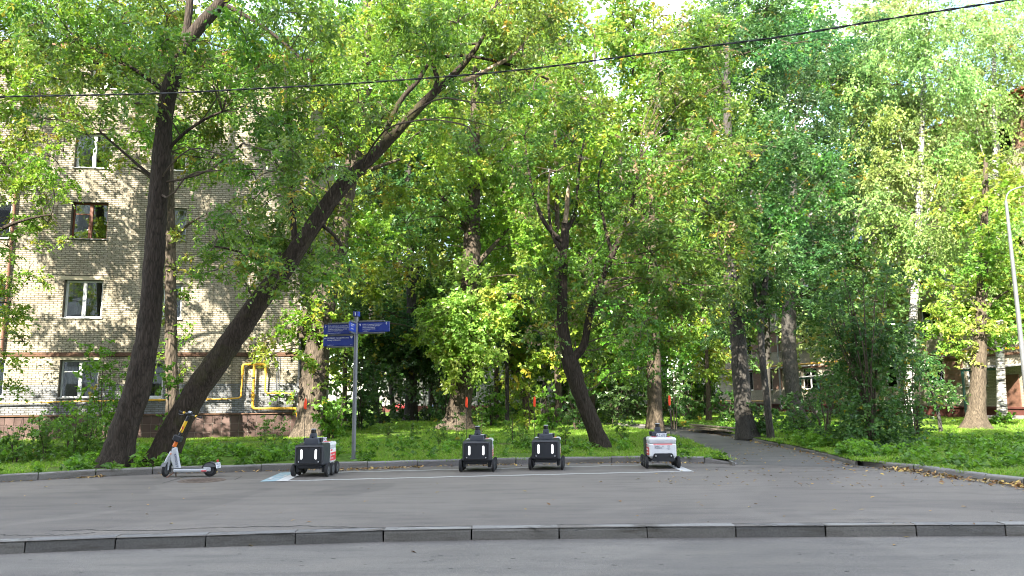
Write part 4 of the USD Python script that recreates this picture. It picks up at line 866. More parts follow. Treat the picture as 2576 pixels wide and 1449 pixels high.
shrub('large_shrub', 'big dark green shrub many stems tall, right of the path before the brick block', G(2195, 1125, Z_LAWN), 4.9, 1.75, 14, 'dark', .10, .036, 1.25, 31, 46, low=.08, r0=.03)
shrub('large_shrub', 'lower leafy half of the dark shrubbery, spilling left toward the slender trunk', G(2080, 1110, Z_LAWN), 2.2, 1.0, 8, 'dark', .10, .034, 1.2, 32, 20, low=.05)
shrub('large_shrub', 'rounded right flank of the dark shrubbery, beside the crooked sapling', G(2300, 1100, Z_LAWN), 3.4, 1.1, 8, 'dark', .10, .036, 1.2, 33, 22, low=.05)
# --- poplar by the building corner, and the leafy one in the middle
tree('poplar_tree', 'huge sunlit poplar trunk at the corner of the left building, behind the first robot', 27.2,
     [(782, 1086, 82), (784, 1040, 72), (788, 980, 70), (796, 900, 62), (806, 820, 56), (822, 750, 52), (842, 670, 48), (856, 590, 46), (868, 510, 42), (884, 430, 40), (900, 340, 36), (908, 240, 34), (918, 120, 30), (922, 0, 24), (926, -120, 16)],
     limbs=[[(848, 640, 22), (800, 740, 30), (770, 800, 34), (764, 850, 34)][::-1], [(906, 270, 20), (950, 190, 17), (1010, 130, 14), (1060, 110, 10)], [(880, 450, 16), (950, 420, 11), (1010, 400, 6)], [(918, 90, 14), (960, 20, 10), (990, -60, 6)], [(868, 520, 12), (790, 460, 8), (740, 430, 5)]],
     blobs=B('840,500,55 800,570,45 900,400,65 960,470,75 930,600,75 880,690,50 900,740,45 760,450,50 960,350,70 920,220,80 840,260,70 1030,260,75 960,120,85 860,80,80 1060,140,75 940,20,90 1080,30,85 800,360,60 840,160,70 720,770,40 700,830,36 750,830,42 790,800,36 770,880,36 810,860,32 760,920,30 800,980,30 730,990,24 780,1020,26 800,740,36 690,890,28 740,900,36 800,900,30 850,850,36 760,960,24 830,940,32 660,860,22 900,690,50 880,850,30'),
     pal='lit', ll=.125, lw=.042, lai=1.05, hang=.3, nper=10, seed=18, bark_m=M_BARK_POPLAR, flare=1.55, yellow=.06, sides=44, wob=.2)
tree('poplar_tree', 'stout poplar trunk bursting with golden green shoots, between the sign post and second robot', 32.5,
     [(1148, 1080, 78), (1154, 1040, 62), (1162, 980, 56), (1170, 920, 52), (1176, 840, 50), (1180, 760, 48), (1184, 680, 46), (1188, 600, 44), (1190, 500, 38), (1192, 380, 32), (1196, 240, 24), (1200, 80, 14)],
     limbs=[[(1184, 680, 16), (1240, 620, 11), (1290, 560, 6)], [(1188, 600, 16), (1130, 520, 11), (1090, 470, 6)], [(1190, 480, 15), (1250, 400, 10), (1290, 320, 6)], [(1180, 750, 10), (1120, 770, 6), (1060, 790, 3)]],
     blobs=[b + (-1.4, 'gold', 1.9) for b in B('1180,800,55 1130,780,50 1230,790,50 1170,860,45 1120,850,40 1240,850,42 1190,730,45 1150,910,32 1210,900,30 1090,820,30 1270,810,30 1100,890,22 1140,960,20 1260,760,34')] +
           B('1180,580,75 1110,500,75 1250,520,80 1180,420,85 1100,360,80 1280,420,75 1220,300,85 1130,230,80 1300,280,70 1070,620,55 1020,560,55 1290,640,60 1320,540,60 1330,700,50 1330,400,60 1180,140,85 1260,180,75 1100,100,80 1240,60,85 1330,620,50 1300,740,40 1060,300,70'),
     pal='lit', ll=.135, lw=.046, lai=1.0, hang=.3, nper=10, seed=19, bark_m=M_BARK_POPLAR, flare=1.45, yellow=.03, sides=44, wob=.18)
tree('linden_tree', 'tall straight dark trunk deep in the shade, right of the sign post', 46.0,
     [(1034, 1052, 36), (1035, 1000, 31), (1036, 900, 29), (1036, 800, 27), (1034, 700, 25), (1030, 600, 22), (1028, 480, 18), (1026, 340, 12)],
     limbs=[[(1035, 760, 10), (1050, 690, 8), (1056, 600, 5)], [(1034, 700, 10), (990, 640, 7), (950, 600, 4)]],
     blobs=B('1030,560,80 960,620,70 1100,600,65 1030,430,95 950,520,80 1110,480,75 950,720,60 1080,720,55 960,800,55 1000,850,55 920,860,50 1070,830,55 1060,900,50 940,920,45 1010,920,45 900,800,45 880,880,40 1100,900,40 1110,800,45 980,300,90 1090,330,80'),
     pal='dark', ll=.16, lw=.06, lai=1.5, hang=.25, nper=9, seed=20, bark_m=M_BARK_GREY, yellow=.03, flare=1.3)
tree('linden_tree', 'straight tan trunk rising just behind the white backed robot', 30.8,
     [(1647, 1072, 42), (1647, 1030, 38), (1646, 970, 36), (1645, 900, 34), (1644, 820, 30), (1642, 720, 26), (1640, 600, 20), (1640, 450, 12)],
     limbs=[[(1644, 830, 10), (1600, 780, 7), (1560, 750, 4)], [(1643, 780, 10), (1690, 720, 7), (1730, 690, 4)]],
     blobs=B('1640,850,50 1590,840,45 1690,840,45 1640,780,60 1580,770,50 1710,770,50 1590,900,36 1690,900,36 1640,910,36 1550,850,36 1740,830,34 1650,690,65 1580,640,60 1720,660,55 1540,930,26 1720,930,28 1640,560,70 1640,440,70 1560,520,55'),
     pal='fresh', ll=.12, lw=.046, lai=1.1, hang=.25, nper=10, seed=21, bark_m=M_BARK_TAN, flare=1.3)
# --- birches and the maple at the right
for k, (yb, tr, bl_s, lab) in enumerate([
    (33.0, [(2286, 1056, 26), (2288, 980, 22), (2292, 900, 21), (2298, 800, 20), (2302, 700, 19), (2306, 620, 18), (2312, 520, 17), (2316, 430, 15), (2319, 330, 13), (2323, 220, 12), (2330, 90, 9), (2336, -60, 6)],
     '2320,150,75 2260,210,65 2390,200,70 2300,300,70 2230,350,65 2370,330,70 2260,450,60 2360,460,65 2200,520,50 2420,440,60 2300,560,45 2370,570,60 2210,440,50 2320,40,80 2210,120,70 2420,90,75 2180,300,50 2420,560,50 2250,570,40 2340,690,40 2280,680,30 2380,650,45 2230,30,75 2190,220,60 2340,390,50 2250,270,50', 'tall birch with white black-flecked trunk, at the right before the brick block'),
    (37.0, [(2520, 1040, 24), (2516, 900, 20), (2510, 700, 18), (2506, 500, 16), (2502, 300, 12), (2500, 80, 8)],
     '2480,180,75 2540,120,80 2540,280,70 2460,330,60 2500,430,65 2560,400,70 2460,520,55 2540,560,65 2480,640,60 2550,700,55 2430,640,40 2500,60,85 2580,220,70 2580,540,60 2430,260,55 2590,660,55 2470,730,40', 'birch with drooping pale green sprays behind the lamp post at the right edge')]):
    tree('birch_tree', lab, yb, tr, limbs=[[(tr[6 if k == 0 else 3][0], tr[6 if k == 0 else 3][1], 7), (tr[6 if k == 0 else 3][0] - 30, tr[6 if k == 0 else 3][1] - 100, 4), (tr[6 if k == 0 else 3][0] - 50, tr[6 if k == 0 else 3][1] - 180, 2)], [(tr[5 if k == 0 else 4][0], tr[5 if k == 0 else 4][1], 7), (tr[5 if k == 0 else 4][0] + 35, tr[5 if k == 0 else 4][1] - 110, 4), (tr[5 if k == 0 else 4][0] + 55, tr[5 if k == 0 else 4][1] - 190, 2)]],
         blobs=B(bl_s), bark_m=M_BIRCH, pal='birch', ll=.115, lw=.038, lai=1.25, hang=1.0, L=.85, nper=13, seed=41 + k, yellow=.012, flare=1.25, wob=.05)
tree('linden_tree', 'pale flared trunk in sun at the right edge with lime green lower boughs', 29.0,
     [(2455, 1078, 52), (2456, 1040, 42), (2459, 990, 38), (2462, 930, 35), (2465, 870, 32), (2468, 790, 28), (2472, 700, 24), (2476, 560, 18), (2480, 400, 10)],
     limbs=[[(2466, 850, 12), (2410, 810, 8), (2350, 800, 4)], [(2468, 800, 12), (2520, 740, 8), (2570, 720, 4)], [(2466, 860, 8), (2500, 880, 6), (2540, 850, 3)]],
     blobs=B('2480,560,70 2470,460,65 2490,640,60 2520,500,60 2430,540,50') + [b + (0.0, 'gold' if i % 3 == 0 else 'lit') for i, b in enumerate(B('2480,810,45 2420,820,45 2370,830,36 2520,770,48 2440,750,48 2350,790,30 2550,830,36 2490,880,28 2400,870,28 2440,880,24 2480,690,55 2400,720,36 2530,690,45 2560,760,36 2420,900,18 2380,780,34'))],
     pal='lit', ll=.125, lw=.046, lai=1.05, hang=.25, nper=10, seed=22, bark_m=M_BARK_TAN, flare=1.7, yellow=.015)
tree('young_tree', 'crooked grey sapling leaning left beside the dark shrub at the right', 26.5,
     [(2367, 1084, 9), (2362, 1050, 9), (2352, 1010, 8), (2340, 970, 7), (2330, 910, 5)], blobs=B('2330,960,30 2360,980,26 2380,1000,22 2310,920,34 2350,920,28 2390,1010,14'), pal='dark', ll=.11, lw=.036, lai=1.0, nper=9, seed=23, bark_m=M_BARK_GREY, flare=1.2, sides=10)
tree('young_tree', 'thin tan sapling on the lawn beyond the path, beside the thick grey trunk', 40.0,
     [(1783, 1048, 15), (1782, 1010, 12), (1780, 960, 11), (1778, 900, 10), (1776, 820, 7)], blobs=B('1780,880,40 1750,850,36 1810,900,34 1770,930,26 1800,940,24 1740,920,26 1770,800,45'), pal='lit', ll=.14, lw=.05, lai=1.1, nper=9, seed=24, bark_m=M_BARK_TAN, flare=1.4, sides=10, yellow=.08)
# --- the wood beyond: slim trunks one can tell apart, one label each by what stands beside it
far = [  # px base, py, width, top px, depth, palette, crown centre dx, label
    (1329, 1012, 22, 1285, 43, 'lit', 'leaning bare mottled trunk sloping left, behind the third robot flag'),
    (1411, 1063, 20, 1402, 37, 'lit', 'pale dappled straight trunk on the far lawn, left of the twisted box elder'),
    (1278, 1050, 11, 1290, 41, 'dark', 'thin black trunk right of the second robot flag'),
    (1250, 1050, 13, 1256, 47, 'lit', 'slim dark trunk just right of the golden poplar'),
    (1490, 1044, 16, 1496, 45, 'lit', 'grey trunk showing right of the twisted box elder'),
    (1368, 1040, 14, 1372, 50, 'fresh', 'narrow dark trunk between the two middle robots, deep in the wood'),
    (1575, 1045, 14, 1590, 48, 'fresh', 'narrow trunk at the far bend of the path'),
    (1720, 1040, 13, 1725, 50, 'dark', 'dim slim trunk behind the white robot flag'),
    (990, 1046, 14, 975, 52, 'dark', 'dark trunk nearest to the left of the tall shaded trunk'),
    (945, 1044, 16, 930, 49, 'dark', 'dark trunk in the thicket right behind the sign post'),
    (1082, 1044, 12, 1080, 54, 'dark', 'black trunk nearest to the right of the tall shaded trunk'),
    (1105, 1042, 10, 1112, 50, 'dark', 'thin black trunk midway to the golden poplar'),
    (868, 1046, 14, 862, 44, 'lit', 'trunk glimpsed between the huge poplar and the sign post'),
    (1160, 1040, 16, 1150, 56, 'lit', 'trunk hidden deep behind the golden poplar')]
for k, (bxp, byp, wpx, tpx, yd, pl_, lab) in enumerate(far):
    r_ = np.random.default_rng(300 + k)
    top = r_.uniform(-80, 190)
    trk = [(bxp + (tpx - bxp) * min(1, s * 2.2) + r_.normal(0, 3), byp + (top - byp) * s, wpx * (1 - .75 * s)) for s in np.linspace(0, 1, 7)]
    if k == 0: trk = [(1336, 1016, 24), (1318, 985, 24), (1302, 950, 22), (1288, 900, 22), (1280, 840, 20), (1276, 740, 16), (1280, 500, 9)]
    blb = []
    for j in range(24):
        s = r_.uniform(.0, 1.0)
        py_ = 915 - s * (915 - top + 60); rr_ = r_.uniform(40, 68) * (45 / yd) ** .5
        blb.append((trk[3][0] + r_.normal(0, 85) * (1 - .4 * s), py_, rr_))
    tree('woodland_tree', lab, yd, trk, blobs=blb, pal=pl_, ll=.19, lw=.075, lai=.85, hang=.25, nper=9, L=.7, seed=320 + k, bark_m=M_BARK_TAN if pl_ == 'lit' else M_BARK_GREY, group='slim trees of the wood behind the lawn', yellow=.05, dj=2.0, sides=10, flare=1.3)
# tall crowns closing the view above and behind (each a tree of its own)
for k, (bxp, yd, top, pl_, lab) in enumerate([(1560, 56, 330, 'lit', 'tall tree closing the gap beyond the far bend of the path'), (1420, 58, 240, 'birch', 'tall pale crown beyond the middle robots'),
        (1780, 52, 200, 'birch', 'tall pale tree crown beside the far end of the brick block'), (700, 40, 60, 'lit', 'tall tree beside the right end of the left building roof'),
        (2150, 44, 60, 'birch', 'tall pale crown rising over the dark shrub'), (1000, 62, 150, 'lit', 'tall crown over the shaded thicket'), (1930, 46, 30, 'fresh', 'tall crown rising behind the dark elm crowns'), (1640, 48, 20, 'lit', 'tall crown behind the trunk of the white backed robot')]):
    r_ = np.random.default_rng(500 + k); by = 1040
    if k == 3: continue
    trk = [(bxp + r_.normal(0, 4), by + (top - by) * s, 20 * (1 - .8 * s)) for s in np.linspace(0, 1, 6)]
    blb = [(bxp + r_.normal(0, 95), r_.uniform(top, 880 if k < 6 else 690), r_.uniform(45, 75)) for j in range(38)]
    tree('woodland_tree', lab, yd, trk, blobs=blb, pal=pl_, ll=.22, lw=.085, lai=.85, hang=.25, nper=9, L=.8, seed=520 + k, bark_m=M_BARK_GREY, yellow=.05, dj=2.5, sides=10, flare=1.3)

# --- shrubs of the lawn and of the thicket
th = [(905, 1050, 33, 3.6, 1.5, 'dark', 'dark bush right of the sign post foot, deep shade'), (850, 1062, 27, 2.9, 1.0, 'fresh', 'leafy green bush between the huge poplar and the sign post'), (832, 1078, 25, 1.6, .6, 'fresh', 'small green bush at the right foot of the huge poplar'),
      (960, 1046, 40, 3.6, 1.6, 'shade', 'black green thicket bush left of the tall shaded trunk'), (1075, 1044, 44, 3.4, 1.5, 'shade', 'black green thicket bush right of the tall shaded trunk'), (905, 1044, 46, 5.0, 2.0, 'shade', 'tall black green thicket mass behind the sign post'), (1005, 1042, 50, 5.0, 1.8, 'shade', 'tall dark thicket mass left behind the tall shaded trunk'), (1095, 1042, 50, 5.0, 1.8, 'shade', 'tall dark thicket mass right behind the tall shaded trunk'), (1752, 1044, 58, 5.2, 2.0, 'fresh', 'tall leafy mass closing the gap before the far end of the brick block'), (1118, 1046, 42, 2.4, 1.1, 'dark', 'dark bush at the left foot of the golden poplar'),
      (1235, 1052, 36, 2.0, .9, 'fresh', 'bush between the golden poplar and the second robot flag'), (1330, 1058, 33, 2.2, 1.0, 'lit', 'sunlit yellowish bush behind the gap of the two middle robots'), (1385, 1062, 31, 1.6, .8, 'fresh', 'green bush behind the third robot antenna'),
      (1450, 1064, 31, 1.9, .9, 'dark', 'dark bush left of the twisted box elder foot'), (1545, 1058, 36, 2.2, 1.2, 'shade', 'dark bush beside the sunlit end of the path'), (1600, 1054, 42, 2.6, 1.4, 'shade', 'dark bush left of the tan trunk'), (1695, 1068, 32, 2.9, 1.0, 'dark', 'bush behind the flag of the white backed robot'),
      (1740, 1054, 42, 2.4, 1.3, 'dark', 'low bush on the lawn by the far brick wall'), (1830, 1060, 38, 1.6, 1.0, 'dark', 'low bush left of the thick grey trunk'), (1905, 1096, 25, 1.1, .7, 'dark', 'knee high leafy bush at the right foot of the thick grey trunk'),
      (2020, 1092, 26, 1.3, .9, 'dark', 'low leafy bush between slender trunk and big shrub'), (2520, 1062, 33, .6, .6, 'fresh', 'ground hugging plant by the red plinth near the lamp post')]
for k, (a, b, yd, h, sp, p_, lab) in enumerate(th):
    q = D(a, b, yd)
    shrub('shrub', lab, q, h, sp, 6, p_, .11 + .002 * yd, .04 + .0008 * yd, 1.2, 700 + k, int(9 + 9 * sp), low=.05)
sap = [(-20, 1168, 1.0, 'leftmost sapling at the left edge by the kerb'), (38, 1166, 1.25, 'sapling second from the left edge'), (88, 1160, 1.35, 'dark stemmed sapling third from the left edge'), (112, 1164, 1.4, 'sapling fourth from the left edge'), (182, 1160, 1.3, 'sapling fifth from the left edge, forked'), (215, 1158, 1.45, 'sapling sixth from the left edge, left of the straight trunk'), (240, 1150, 1.2, 'bushy sapling touching the left side of the straight trunk')]
for k, (a, b, h, lab) in enumerate(sap):
    shrub('sapling', lab, G(a, b, Z_LAWN), h, .34, 3, 'herb', .085, .026, 1.0, 800 + k, 11, cat='sapling', low=.35, r0=.012, fat=.62, group='saplings along the kerb on the left')
tall = [(248, 1150, 20.0, 3.2, .85, 'tall light green sapling before the lowest left window'), (268, 1140, 21.5, 2.6, .7, 'sapling partly hidden behind the near straight dark trunk'), (432, 1118, 20.5, 2.4, .5, 'sapling between the two near trunks'), (180, 1145, 19.0, 1.6, .7, 'bushy sapling below the left window by the tiles')]
for k, (a, b, yd, h, sp, lab) in enumerate(tall):
    shrub('young_tree', lab, D(a, b, yd), h, sp, 4, 'fresh', .105, .04, 1.0, 830 + k, 13, cat='young tree', low=.45, r0=.016, fat=.42)
low = [(668, 1118, 1.0, 'leafy seedling left of the first robot'), (690, 1122, .8, 'small seedling touching the first robot on its left'), (1105, 1118, .9, 'weedy seedling left of the second robot'), (1035, 1110, .8, 'weedy seedling right of the sign post'), (1148, 1128, 1.0, 'weedy seedling just behind the second robot'), (1315, 1130, .8, 'weedy seedling between the two middle robots'), (1290, 1120, .9, 'thin stemmed seedling left of the third robot'), (1420, 1118, .9, 'thin stemmed seedling right of the third robot'), (1565, 1112, 1.0, 'dark seedling left of the white backed robot'), (980, 1105, .8, 'seedling on the lawn midway to the sign post'), (1210, 1098, 1.2, 'tall weed stalk behind the second robot'), (828, 1098, 1.4, 'young stem right behind the first robot')]
for k, (a, b, h, lab) in enumerate(low):
    shrub('seedling', lab, G(a, b, Z_LAWN), h, .30, 3, 'herb', .085, .028, .75, 860 + k, 8, cat='seedling', low=.3, r0=.008, fat=.5)

rng = np.random.default_rng(606)
px_ = rng.uniform(1115, 1800, 90); yd_ = rng.uniform(56, 64, 90)
cen = np.array([[(a - 1288) / 1870 * b, b, rng.uniform(.3, 3.6)] for a, b in zip(px_, yd_)])
k_ = rng.integers(90, size=2600); P_ = cen[k_] + rng.normal(0, .55, (2600, 3)); P_[:, 2] = np.maximum(P_[:, 2], .2)
V_, F_, C_ = leaves_on(rng, P_, nrm(rng.normal(0, 1, (2600, 3)) + [0, 0, .3]), .5, 8, .2, .08, .25, GREENS['dark'] + GREENS['fresh'], .02)
tag(obj('far_thicket', trimesh.Trimesh(V_, F_, process=False), M_LEAF, color=C_), 'far off green thicket before the low pale plastered house', 'thicket', None, 'stuff')
# --- grass, weeds and fallen leaves
def instancer(name, protos, mats, pts, idx, yaw, sc, cols=None, **tags):
    pi = UsdGeom.PointInstancer.Define(stage, path_for(name)); par = pi.GetPrim(); rel = []
    for k, (v, f, c) in enumerate(protos):
        obj('tuft', trimesh.Trimesh(v, f, process=False), mats, par, color=c); rel.append(par.GetPath().AppendChild('tuft' if k == 0 else f'tuft_{k:03d}'))
    pi.CreatePrototypesRel().SetTargets(rel)
    pi.CreatePositionsAttr(Vt.Vec3fArray.FromNumpy(pts.astype(np.float32))); pi.CreateProtoIndicesAttr(Vt.IntArray.FromNumpy(idx.astype(np.int32)))
    pi.CreateOrientationsAttr(Vt.QuathArray([Gf.Quath(math.cos(a / 2), 0, 0, math.sin(a / 2)) for a in yaw])); pi.CreateScalesAttr(Vt.Vec3fArray.FromNumpy(sc.astype(np.float32)))
    return tag(par, **tags)
def tuft(rng, n, h, w, spread, pal, lean=.5):
    V, F, C = [], [], []
    for k in range(n):
        a = rng.uniform(0, 6.28); p = rng.normal(0, spread, 2); H = h * rng.uniform(.5, 1.2); d = np.array([math.cos(a), math.sin(a)]); l = lean * H * rng.uniform(.2, 1.2); s = np.array([-d[1], d[0]]) * w
        b = len(V); V += [[*(p - s), 0], [*(p + s), 0], [*(p + d * l * .4 + s * .7), H * .65], [*(p + d * l * .4 - s * .7), H * .65], [*(p + d * l), H * .95]]
        F += [[b, b + 1, b + 2], [b, b + 2, b + 3], [b + 3, b + 2, b + 4]]; c = np.array(pal[rng.integers(len(pal))]) * rng.uniform(.75, 1.25); C += [c, c, c]
    return np.array(V), np.array(F), np.array(C)
rng = np.random.default_rng(77)
GP = [(.125, .255, .020), (.150, .275, .024), (.100, .225, .018), (.170, .280, .034), (.21, .25, .07)]
protos = [tuft(rng, 16, .10, .0045, .05, GP) for _ in range(5)] + [tuft(rng, 12, .15, .005, .05, GP, .9) for _ in range(2)]
pts = []
from shapely import contains_xy
for (y0, y1, dens) in ((12.8, 18, 120), (18, 23, 80), (23, 30, 40), (30, 42, 16), (42, 60, 6)):
    n = int((y1 - y0) * (2 * y1 * .72 + 2) * dens); yy = rng.uniform(y0, y1, n); xx = rng.uniform(-1, 1, n) * (y1 * .72 + 1)
    ok = (np.abs(xx) < yy * .71 + .8); xx, yy = xx[ok], yy[ok]
    ok = contains_xy(lawn_poly.buffer(-.04), xx, yy); pts.append(np.c_[xx[ok], yy[ok]])
pts = np.vstack(pts)
bare_n = meshkit.fbm(np.c_[pts * .45, np.zeros(len(pts))], 3, 5)
left_bare = (pts[:, 0] < -4.6) & (pts[:, 1] < 24)
ok = (bare_n > .36) & (~left_bare | (rng.random(len(pts)) < .45))
inb = (pts - OA[:2]) @ na[:2] < .12; ok &= ~((inb) & (((pts - OA[:2]) @ ea[:2]) < .3))
pts = pts[ok]; n = len(pts)
hs = .28 + .62 * meshkit.fbm(np.c_[pts * .9, np.zeros(n)], 3, 9)
far_k = 1 + np.clip((pts[:, 1] - 20) / 25, 0, 1.2)
sc = np.c_[far_k * 1.2, far_k * 1.2, hs * (1 + .15 * far_k)] * rng.uniform(.8, 1.2, (n, 1))
instancer('grass', protos, M_GRASS, np.c_[pts, np.full(n, Z_LAWN - .01)], rng.integers(0, 7, n), rng.uniform(0, 6.28, n), sc, label='green grass of the lawns on both sides of the path', cat='grass', kind='stuff')
def rosette(rng, n, ll, lw, h, pal):
    a = rng.uniform(0, 6.28, n); dv = np.c_[np.cos(a), np.sin(a), rng.uniform(.2, 1.2, n)]; P = np.c_[rng.normal(0, .05, n), rng.normal(0, .05, n), rng.uniform(0, h, n)]
    return leaves_on(rng, P, nrm(dv), .10, 4, ll, lw, .3, pal, .01)
wp = [rosette(rng, 7, .085, .03, .16, GREENS['fresh']) for _ in range(3)] + [rosette(rng, 6, .12, .04, .10, GREENS['fresh'])]
wpts = []
for (xa, xb, ya, yb, cnt) in ((6.5, 16, 13.5, 22, 1100), (-14, -5.2, 13.6, 20, 900), (-6, 4.5, 16.6, 22, 160), (7.5, 14, 24, 34, 300)):
    xx, yy = rng.uniform(xa, xb, cnt), rng.uniform(ya, yb, cnt); ok = contains_xy(lawn_poly.buffer(-.08), xx, yy) & (meshkit.fbm(np.c_[xx * .6, yy * .6, yy * 0], 3, 31) > .44); wpts.append(np.c_[xx, yy][ok])
wpts = np.vstack(wpts); n = len(wpts)
instancer('ground_weeds', wp, M_LEAF, np.c_[wpts, np.full(n, Z_LAWN)], rng.integers(0, 4, n), rng.uniform(0, 6.28, n), np.repeat(rng.uniform(.6, 1.5, (n, 1)), 3, 1), label='low broad leaved weeds growing among the grass', cat='weeds', kind='stuff')
LV, LC = [], []
def drop_leaf(x, y, z, s, up=0.0):
    a = rng.uniform(0, 6.28); d = np.array([math.cos(a), math.sin(a), rng.normal(0, .12 + up)]); w = np.array([-math.sin(a), math.cos(a), rng.normal(0, .15 + up)]); b = len(LV); c = np.array([x, y, z + .006])
    for q in (c - d * s, c + w * s * .45 + [0, 0, s * .22], c + d * s + [0, 0, s * rng.uniform(0, .3)], c - w * s * .45 + [0, 0, s * .22]): LV.append(q)
    cc = np.array([(.30, .19, .075), (.36, .24, .10), (.20, .11, .05), (.42, .30, .09), (.25, .20, .12)][rng.integers(5)]) * rng.uniform(.7, 1.2); LC.extend([cc, cc])
def drift(line, n, wid, lo=0.0, hi=1.0, pile=.0, s=.04):
    ls = LineString([tuple(p) for p in line])
    for _ in range(n):
        q = ls.interpolate(rng.uniform(lo, hi), normalized=True); k = abs(rng.normal(0, wid)); q2 = ls.interpolate(min(ls.length, ls.project(q) + .05)); t = np.array([q2.x - q.x, q2.y - q.y]); t /= np.linalg.norm(t) + 1e-9
        drop_leaf(q.x + t[1] * (k + .03), q.y - t[0] * (k + .03), max(0, pile * (1 - k / (wid * 2))) * rng.random(), s * rng.uniform(.6, 1.25), .25 if pile else 0)
drift(back[14:], 330, .12, 0, 1, .02); drift(back[10:14], 60, .07); drift([G(200, 1202, 0)[:2], G(262, 1199, 0)[:2]], 40, .06, 0, 1, .02)
drift([G(840, 1183, 0)[:2], G(1060, 1174, 0)[:2]], 170, .12, 0, 1, .02)
rk = [tuple(p) for p in right[:8]][::-1]
drift([tuple(p) for p in right[:8]][::1], 10, .1); 
def drift_r(n, wid, lo, hi, pile, s):
    ls = LineString([tuple(p) for p in right[:9]])
    for _ in range(n):
        f = rng.uniform(lo, hi); q = ls.interpolate(f, normalized=True); q2 = ls.interpolate(min(1, f + .01), normalized=True); t = np.array([q2.x - q.x, q2.y - q.y]); t /= np.linalg.norm(t) + 1e-9; k = abs(rng.normal(0, wid)) + .02
        drop_leaf(q.x + t[1] * k, q.y - t[0] * k, max(0, pile * (1 - k / (wid * 2))) * rng.random(), s * rng.uniform(.6, 1.3), .3)
drift_r(520, .15, 0, .85, .06, .045); drift_r(70, .5, 0, .8, 0, .04)
drift(pr[:6][::-1], 220, .16, 0, 1, .01, .045)
for _ in range(170):
    p = G(rng.uniform(1650, 2450), rng.uniform(1176, 1225), 0); drop_leaf(p[0], p[1], 0, .04 * rng.uniform(.5, 1.1))
for _ in range(60):
    p = G(rng.uniform(0, 2576), rng.uniform(1200, 1320), 0); drop_leaf(p[0], p[1], 0, .035 * rng.uniform(.5, 1.1))
for _ in range(110):
    p = G(rng.uniform(1780, 2100), rng.uniform(1110, 1168), .03)
    if path_poly.contains(shapely.Point(p[0], p[1])): drop_leaf(p[0], p[1], .03, .045 * rng.uniform(.6, 1.1))
for _ in range(40):
    p = G(rng.uniform(2050, 2230), rng.uniform(1172, 1186), 0.0); drop_leaf(p[0], p[1], 0.0, .04)
for x, y in ((1770, 1352), (2335, 1345), (630, 1374), (2280, 1352), (1750, 1350), (1040, 1390), (2250, 1372)):
    p = G(x, y, Z_ROAD); drop_leaf(p[0], p[1], Z_ROAD, .04)
for x, y in ((115, 1226), (1320, 1237), (1380, 1270), (2110, 1215), (2195, 1252), (2425, 1276), (1511, 1213), (1775, 1210), (1605, 1206), (1560, 1262), (1100, 1240)):
    p = G(x, y, 0); drop_leaf(p[0], p[1], 0, .05)
LF_ = np.array(LV); q = np.arange(len(LF_) // 4)[:, None] * 4
tag(obj('fallen_leaves', trimesh.Trimesh(LF_, np.concatenate([q + [[0, 1, 2]], q + [[0, 2, 3]]], 1).reshape(-1, 3), process=False), M_DEADLEAF, color=np.array(LC)), 'dry brown leaves drifted along the kerbs and scattered on the pavement', 'leaves', None, 'stuff')

# ================================================================ DELIVERY ROBOTS
def rrect(w, h, r, cx=0, cy=0): return sbox(cx - w / 2 + r, cy - h / 2 + r, cx + w / 2 - r, cy + h / 2 - r).buffer(r, quad_segs=6)
def face(poly, depth, y, facing=-1):
    """A shapely polygon (x, z) as a plate of that depth whose visible face is at y, facing -y or +y."""
    m = prism(poly, depth); m.apply_transform(trimesh.transformations.rotation_matrix(np.pi / 2, [1, 0, 0]))     # extrudes towards -y: y from -depth to 0
    m.apply_translation((0, y + depth if facing < 0 else y, 0)); return m
def sideface(poly, depth, x, side):
    """A polygon (y, z) as a plate on the side x."""
    m = prism(poly, depth); M = np.array([[0, 0, 1, 0], [1, 0, 0, 0], [0, 1, 0, 0], [0, 0, 0, 1.0]]); m.apply_transform(M); m.apply_translation((x if side > 0 else x - depth, 0, 0)); m.fix_normals(); return m
def side_text(s, h, x, y, z, side, width=None):
    m = text(s, h, width); m.apply_transform(trimesh.transformations.rotation_matrix(np.pi / 2 if side > 0 else -np.pi / 2, [0, 0, 1])); m.apply_translation((x, y, z)); return m
